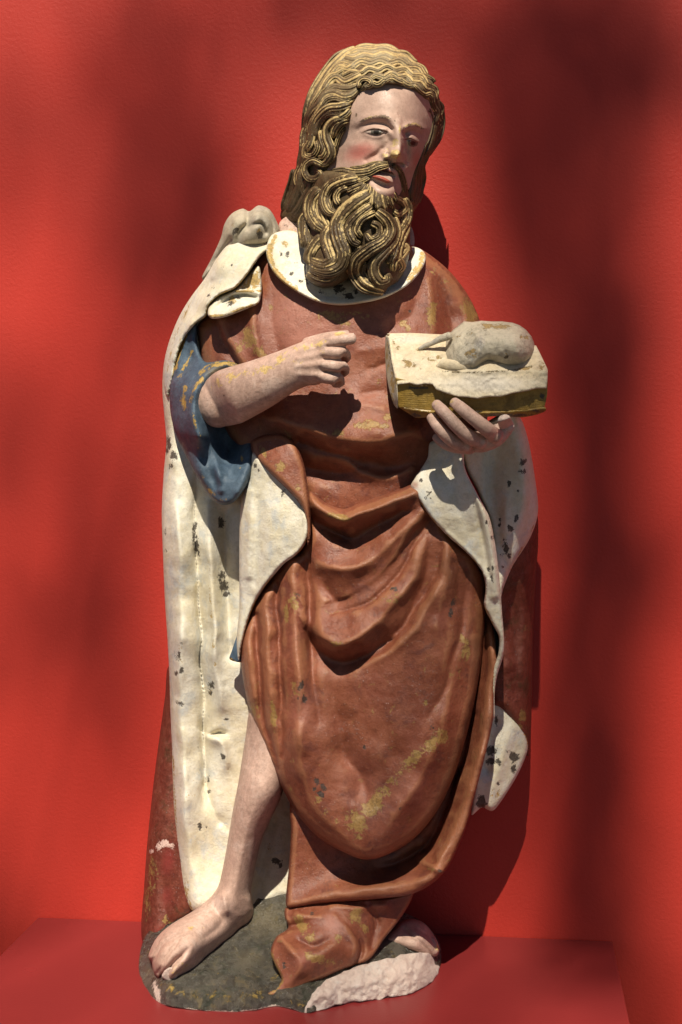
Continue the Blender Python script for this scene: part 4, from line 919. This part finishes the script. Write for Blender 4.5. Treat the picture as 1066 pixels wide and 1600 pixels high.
# ---- hair mass
hl = [(438,338),(447,309),(456,281),(465,253),(471,208),(478,174),(487,148),(501,117),(529,87),(555,74),(578,70),(603,71),(628,80),(651,95),(668,112),(679,132),(685,148),(692,171),(692,196),(687,222),(675,241),(664,254),(663,275),(659,298),(656,315),(645,332),(632,330),
      (635,300),(642,275),(654,248),(666,218),(674,188),(668,162),(652,146),(630,139),(606,138),(585,141),(566,147),(556,160),(550,178),(544,205),(535,228),(526,255),(510,280),(498,300),(486,325),(468,348),(450,352)]
hairD = Depth(HEADC, dome=(18,26), noise=2.0).add(lambda x, y: 5.0 + 0 * x)
def dustf(x, y): return np.clip((235 - y) / 110, 0, 1) * 0.75 * np.clip((690 - x) / 40, 0.2, 1) + np.clip((120 - y) / 40, 0, 1) * .3
hair = relief('hair', hl, hairD, HAIR, statue, step=2.2, back=110, masks={'m1': [(590,100,60,20,0,.45),(520,130,20,40,30,.45)], 'm3': [(580,82,70,16,0,1.0),(520,110,26,26,0,.6),(650,110,30,20,30,.6)]})
def Z5(l): return [(440 + q[0] * .1814, 60 + q[1] * .1814) + tuple(q[2:]) for q in l]
def Z1(l): return [(420 + q[0] * .2814, 50 + q[1] * .2814) + tuple(q[2:]) for q in l]
def Z2(l): return [(420 + q[0] * .2814, 250 + q[1] * .2814) + tuple(q[2:]) for q in l]
hol = spline(hl, 3.0, closed=True)
def hsurf(x, y):
    e, _, _, _ = seg_dist(np.asarray(x, float), np.asarray(y, float), hol, closed=True)
    return hairD(np.asarray(x, float), np.asarray(y, float), np.maximum(e, 1.5))
def hk(pts, w=5.5, lift=1.0, **kw):
    lock('hair_lock', pts, hsurf, hair, w=w, lift=lift, grooves=kw.pop('grooves', 3), wear=kw.pop('wear', 1.15), dust=dustf, **kw)
left = [
 ([(660,440),(600,490),(530,500),(440,470),(370,495),(320,570),(255,640),(215,730),(210,790)], 7, 4),
 ([(640,500),(560,540),(470,510),(390,530),(340,600),(290,680),(250,750),(230,820)], 6, 3),
 ([(600,560),(500,590),(410,600),(340,650),(285,730),(262,830),(240,910),(205,960),(205,1020),(240,1030)], 7.5, 4),
 ([(570,620),(480,650),(390,660),(320,740),(295,830),(280,900)], 6, 2),
 ([(540,690),(450,715),(395,780),(395,860),(425,940),(430,1010),(380,1075),(320,1085)], 7.5, 5),
 ([(350,1090),(270,1055),(212,1090),(200,1150),(235,1205),(300,1205),(335,1160),(300,1130)], 5.5, 7),
 ([(590,700),(530,715),(480,760),(450,815),(460,860)], 6, 5),
 ([(560,760),(520,800),(490,860),(470,930),(450,1000)], 4.5, 2),
 ([(600,600),(560,650),(500,690),(440,740),(420,800)], 6, 4),
 ([(340,790),(350,870),(375,950),(350,1010),(300,1020)], 6, 2),
 ([(300,880),(310,950),(270,1010),(210,1010),(190,960)], 5, 3),
 ([(640,90),(560,130),(470,210),(400,290),(340,380),(280,480),(240,580),(225,680)], 8, 1),
 ([(560,110),(470,170),(380,280),(320,370),(270,460),(230,580),(210,680),(190,790)], 7, 0),
 ([(560,260),(480,310),(420,330),(370,400),(330,470),(270,560),(240,620)], 6, 3),
 ([(690,310),(620,350),(540,380),(470,340),(420,370),(380,430),(330,480)], 7, 4),
 ([(660,400),(590,430),(520,430),(450,420),(400,460),(340,530)], 6, 3),
 ([(640,230),(560,270),(500,250),(450,300),(400,320)], 7, 2),
 ([(215,760),(190,830),(185,900),(180,970),(165,1050),(150,1130)], 6, 1),
 ([(200,900),(195,1000),(175,1080),(140,1160),(130,1240),(150,1280)], 6, 2),
 ([(240,1210),(200,1260),(190,1320),(230,1380),(280,1390)], 5, 1),
 ([(180,1140),(170,1230),(150,1310),(110,1400),(60,1500)], 8, 0),
 ([(120,1130),(100,1230),(70,1320),(45,1400),(20,1490)], 8, 0),
 ([(260,1230),(250,1300),(200,1390),(150,1480),(90,1540)], 8, 0),
 ([(330,1180),(310,1250),(270,1300),(260,1370)], 6, 0),
]
for pts, w, lf_ in left:
    q = Z5(pts); dark = np.mean([p[1] for p in q]) > 275
    hk(q, w, lf_, wear=.5 if dark else 1.15, H=.75)
# crown rows: waves running across the head above the brow
def row(pts, w, lift, amp, wl, ph, n=1):
    s = spline(pts, 3.0); L = np.concatenate([[0], np.cumsum(np.hypot(*np.diff(s[:, :2], axis=0).T))])
    T = np.gradient(s[:, :2], axis=0); T /= np.hypot(T[:, 0], T[:, 1])[:, None]
    o = amp * np.sin(L / wl * 2 * math.pi + ph)
    hk([(a, b) for a, b in (s[:, :2] + np.stack([-T[:, 1], T[:, 0]], 1) * o[:, None])[::2]], w, lift, tip=.5)
row(Z1([(505,325),(560,290),(620,285),(690,262),(750,285),(810,300),(860,345),(905,380),(925,440),(935,520),(925,600)]), 5.5, 5, 2.0, 26, 0.4)
row(Z1([(560,255),(640,245),(710,240),(780,262),(850,300),(905,340),(945,410),(955,490),(945,570)]), 6, 3.5, 2.4, 24, 2.0)
row(Z1([(400,235),(470,230),(540,215),(620,205),(700,205),(780,225),(850,260),(910,310),(945,380)]), 6, 2.5, 2.6, 28, 0.9)
row(Z1([(370,190),(450,185),(530,170),(620,168),(710,172),(790,192),(860,230),(915,285)]), 6.5, 1.5, 2.4, 30, 2.6)
row(Z1([(400,150),(480,145),(560,135),(650,132),(740,150),(820,185),(880,235)]), 6.5, 0.5, 2.0, 32, 4.0)
row(Z1([(430,118),(520,108),(600,103),(680,108),(760,132),(830,170)]), 6.5, -.5, 1.5, 36, 1.0)
row(Z1([(480,92),(560,84),(640,86),(720,105)]), 6, -1.5, 1.0, 36, 2.0)
hk(Z1([(505,310),(500,280),(525,258),(560,265),(572,290),(550,305),(535,290)]), 4.5, 7, tip=.6)
hk(Z1([(800,290),(840,330),(870,350),(900,345),(915,370)]), 4, 7); hk(Z1([(640,275),(680,255),(720,275),(760,290)]), 4.5, 7)
for pts, w, lf_ in [([(935,380),(955,440),(960,510),(940,590),(900,650)], 6, 2), ([(905,400),(925,470),(915,560),(890,640),(860,700)], 6, 1), ([(880,680),(850,740),(855,810),(840,880),(830,950)], 6, 1),
                    ([(850,720),(835,790),(830,860),(810,940)], 5, 1), ([(845,860),(835,920),(805,960),(800,930),(825,915)], 4, 4), ([(890,330),(930,390),(945,450)], 5, 5)]:
    hk(Z1(pts), w, lf_, wear=.4)

# ---- beard
bl_ = [(503,268),(490,290),(478,320),(470,345),(466,368),(474,388),(479,405),(478,425),(484,440),(500,449),(520,448),(540,438),(552,430),(558,445),(575,455),(600,458),(608,448),(622,440),(634,420),(640,395),(641,360),(640,320),(638,295),(628,284),(612,294),(596,296),(580,286),(560,272),(530,266)]
beD = Depth([(503,270,226),(478,320,205),(467,368,205),(484,438,240),(520,448,258),(552,430,256),(600,456,262),(634,420,228),(641,350,212),(636,295,225),(600,296,272),(560,275,262),(540,320,264),(590,340,282),(560,390,276),(610,390,266),(510,360,245),(515,410,262),(600,430,270)], dome=(12,18), noise=1.5)
beard = relief('beard', bl_, beD, HAIR, statue, step=2.2, back=170, masks={'m1': [(590,310,26,10,0,.5)], 'm3': [(598,302,18,6,0,.5)]})
bol = spline(bl_, 3.0, closed=True)
def bsurf(x, y):
    x = np.asarray(x, float); y = np.asarray(y, float)
    e, _, _, _ = seg_dist(x, y, bol, closed=True)
    return beD(x, y, np.maximum(e, 2.5))
def bk_(pts, w, lift, **kw):
    lock('beard_lock', Z2(pts), bsurf, beard, w=w, lift=lift, grooves=kw.pop('grooves', 4), wear=kw.pop('wear', 1.05), H=kw.pop('H', .75), **kw)
bk_([(500,95),(410,115),(340,150),(310,215),(330,280),(375,300)], 10, 6, grooves=5)
bk_([(440,150),(395,170),(375,210),(395,250)], 6, 3, grooves=3)
bk_([(290,165),(245,220),(235,290),(270,350),(310,385)], 13, 3, grooves=5)
bk_([(225,300),(195,340),(195,400),(205,450),(200,490)], 10, 2, grooves=5, tip=.7)
bk_([(330,180),(290,240),(300,320),(330,380)], 8, 1, grooves=4)
bk_([(560,185),(480,235),(410,300),(378,370),(395,450),(418,520),(395,590),(320,622),(225,600)], 12, 7, grooves=5)
bk_([(345,370),(320,430),(340,500),(355,560),(300,590),(220,555)], 11, 3, grooves=4)
bk_([(300,430),(250,480),(225,540),(240,580)], 10, 1, grooves=4)
bk_([(215,625),(260,660),(330,665),(380,630)], 8, 3, grooves=4, tip=.6)
bk_([(570,250),(490,310),(445,380),(470,450),(510,470)], 8, 5, grooves=4)
bk_([(590,290),(520,330),(490,390),(520,430)], 6, 4, grooves=3)
bk_([(600,285),(655,335),(675,395),(640,450),(560,500),(490,560),(480,630),(530,700),(640,735)], 11, 7, grooves=5)
bk_([(570,350),(610,370),(610,420),(565,440),(540,410)], 6, 6, grooves=3)
bk_([(520,480),(470,530),(440,580),(460,640)], 7, 0, grooves=3)
bk_([(690,320),(705,390),(690,450),(640,510),(590,570),(585,630),(620,680),(665,670),(655,630)], 10, 5, grooves=5)
bk_([(540,560),(520,620),(560,680),(610,700)], 7, 3, grooves=3)
bk_([(750,215),(770,270),(765,330),(730,390),(710,450),(690,520),(660,580)], 9, 3, grooves=4)
bk_([(770,330),(755,400),(725,470),(715,540),(740,590),(720,620)], 8, 1, grooves=4)
bk_([(740,470),(765,490),(740,530),(700,560),(690,620)], 7, 2, grooves=3)
bk_([(700,210),(740,230),(760,270),(720,300),(690,280)], 6, 3, grooves=3)
for (x0, y0, xm, ym, x1, y1) in ((545,122,505,170,450,205),(560,118,535,180,500,250),(580,122,570,195,560,270),(600,130,603,200,605,285),(622,138,635,205,650,290),(645,145,668,205,690,275),(668,150,700,195,725,240),(535,128,485,150,425,175),(590,125,585,190,580,260),(635,140,650,200,668,270),(610,132,618,200,628,280)):
    bk_([(x0, y0), (xm, ym), (x1, y1)], 4.6, 2.5, grooves=3, wear=1.2, root=.25, tip=.3)
# moustache
def msurf(x, y): return headB(np.asarray(x, float), np.asarray(y, float))
def mk(pts, w, lift, g=4): lock('moustache_lock', [(a_, b_ + 3) for a_, b_ in Z1(pts)], msurf, beard, w=w, lift=lift, grooves=g, wear=1.2, H=.6, tip=.5, dust=lambda x, y: 0.45 + 0 * x)
mk([(665,725),(610,735),(550,765),(480,775),(410,765),(345,770)], 7.5, 4, 5)
mk([(560,790),(500,815),(430,810),(370,790),(330,775)], 6, 3)
mk([(520,800),(450,830),(380,830),(330,870)], 7, 2)
mk([(640,720),(580,725),(520,745),(450,750)], 5, 3, 3)
for q_ in ([(705,740),(735,775),(755,830),(765,890)], [(690,735),(722,765),(740,820)], [(730,790),(745,840),(750,900)]):
    lock('moustache_lock', Z1(q_), msurf, beard, w=3.4, lift=1.0, grooves=3, wear=.6, H=.6)
mk([(505,835),(430,850),(360,865),(315,920),(305,990)], 8, 4, 4)
mk([(420,800),(350,815),(300,850),(270,910),(262,980)], 8, 1, 4)
for pts, w, lf_ in [([(880,420),(900,500),(880,590),(850,650)], 5, 3), ([(870,600),(840,680),(810,760),(800,840)], 6, 3), ([(830,700),(805,780),(795,860),(790,940)], 6, 2)]:
    hk(Z1(pts), w, lf_, wear=.4)  # locks right of the face get less gilt, so their shade is painted in

# ------------------------------------------------------------------ the tree whose boughs dapple the wall (stands behind the viewer)
LEAF, nt = new_mat("leaf"); b = NB(nt)
bs = b.n("ShaderNodeBsdfPrincipled"); bs.inputs['Base Color'].default_value = (0.05, 0.10, 0.025, 1); bs.inputs['Roughness'].default_value = 0.5
co = b.n("ShaderNodeTexCoord").outputs['Object']
b.l(b.mix(b.ramp(b.noise(co, 3, 3), .35, .65), (0.045, 0.09, 0.02), (0.08, 0.13, 0.035)), bs.inputs['Base Color'])
b.l(bs.outputs[0], b.n("ShaderNodeOutputMaterial").inputs[0])
BARK = paint("bark", (0.10, 0.075, 0.05), (0.14, 0.11, 0.08), rough=0.9, bump=1.0)
tree = bpy.data.objects.new('tree', None); scene.collection.objects.link(tree)
TB = Vector((-2.6, -13.2, GROUND)); tree.location = TB
tree['label'] = 'leafy tree in front of the red wall, shading it'; tree['category'] = 'tree'
bpy.context.view_layer.update()
S3 = sun_dir
# clumps of leaves: where on the wall (photo pixels) each one throws its blurred shade, half sizes in px, leaf cover
clumps = [(215,60,110,90,.6),(265,190,85,120,.7),(290,320,75,90,.7),(220,450,70,70,.6),(420,0,120,60,.8),(75,240,70,60,.45),
          (620,-20,120,60,.9),(800,50,100,110,1.1),(980,40,130,110,1.1),(835,230,78,130,1.2),(860,400,70,110,1.2),(950,540,75,110,.9),(925,700,62,120,1.0),
          (955,870,70,110,1.0),(1055,930,60,32,.8),(930,1060,58,110,1.0),(955,1230,66,120,1.0),(925,1420,66,120,1.0),(5,690,70,45,.7),(170,720,55,90,.6),
          (85,965,70,60,.9),(190,1130,45,120,.6),(0,1490,50,80,.9),(960,1640,80,110,1.0),(1060,150,60,90,.7),(180,930,45,70,.5),(898,690,36,110,1.2),(898,840,34,80,1.2),(895,1260,34,90,1.1),(890,1400,40,90,1.0)]
lv = []; lf = []; cents = []
U = np.cross(S3, np.array([0, 0, 1.0])); U /= np.linalg.norm(U); Vv = np.cross(U, S3)
for (cx, cy, rx, ry, dens) in clumps:
    Lr = 17.0 + rng.uniform(-1.5, 1.5)
    w0 = P(np.array(float(cx)), np.array(float(cy)), np.array(0.0)); c = w0 + S3 * Lr; cents.append(c)
    a = rx * 0.00093 * 1.15; bb = ry * 0.00093 * 1.1
    nl = int(dens * 2.3 * (math.pi * a * bb) / (0.055 * 0.045)) + 4
    for _ in range(nl):
        th_ = rng.uniform(0, 2 * math.pi); rr = math.sqrt(rng.uniform(0, 1)) * 1.25; q = (rr * math.cos(th_), rr * math.sin(th_))
        # wall-plane ellipse carried along the sun direction
        pt = c + np.array([1, 0, 0]) * q[0] * a + np.array([0, 0, 1.0]) * q[1] * bb + S3 * rng.uniform(-0.8, 0.8)
        d1 = rng.normal(size=3); d1 /= np.linalg.norm(d1); d2 = np.cross(d1, rng.normal(size=3)); d2 /= np.linalg.norm(d2)
        s = rng.uniform(0.035, 0.06)
        k = len(lv)
        lv += [pt - d1 * s, pt - d1 * s * .1 + d2 * s * .55, pt + d1 * s, pt - d1 * s * .1 - d2 * s * .55]
        lf.append([k, k + 1, k + 2, k + 3])
for _ in range(15000):          # broad lower crown, unseen, added to block fill light from the low sky
    q = rng.normal(size=3); q /= np.linalg.norm(q); q *= rng.uniform(0, 1) ** 0.4
    pt = np.array([-0.5, -13.2, 5.6]) + q * np.array([9.0, 2.6, 4.6])
    d1 = rng.normal(size=3); d1 /= np.linalg.norm(d1); d2 = np.cross(d1, rng.normal(size=3)); d2 /= np.linalg.norm(d2)
    s = rng.uniform(0.10, 0.16); k = len(lv)
    lv += [pt - d1 * s, pt - d1 * s * .1 + d2 * s * .6, pt + d1 * s, pt - d1 * s * .1 - d2 * s * .6]; lf.append([k, k + 1, k + 2, k + 3])
finish('crown', lv, lf, LEAF, tree, smooth=False)
def limb(name, pts, parent):
    V = []; Fc = []; seg = 8
    pts = [np.array(p_, float) for p_ in pts]
    for i, p_ in enumerate(pts):
        t = pts[min(i + 1, len(pts) - 1)][:3] - pts[max(i - 1, 0)][:3]; t /= np.linalg.norm(t)
        n1 = np.cross(t, [0.31, 0.9, 0.2]); n1 /= np.linalg.norm(n1); n2 = np.cross(t, n1)
        for k in range(seg):
            a = 2 * math.pi * k / seg; V.append(p_[:3] + (n1 * math.cos(a) + n2 * math.sin(a)) * p_[3])
    for i in range(len(pts) - 1):
        for k in range(seg): Fc.append([i * seg + k, i * seg + (k + 1) % seg, (i + 1) * seg + (k + 1) % seg, (i + 1) * seg + k])
    return finish(name, V, Fc, BARK, parent)
top = np.array([-2.4, -14.0, 7.6])
trunk = limb('trunk', [(*TB, .26), (-2.55, -13.4, 1.6, .21), (-2.4, -13.6, 4.6, .17), (*top, .12), (-2.4, -14.6, 11.0, .06)], tree)
for c in cents[::2]:
    m_ = top * .35 + c * .65 + np.array([-.8, -1.6, -.2])
    limb('bough', [(*top, .03), (*m_, .016), (*c, .006)], tree)
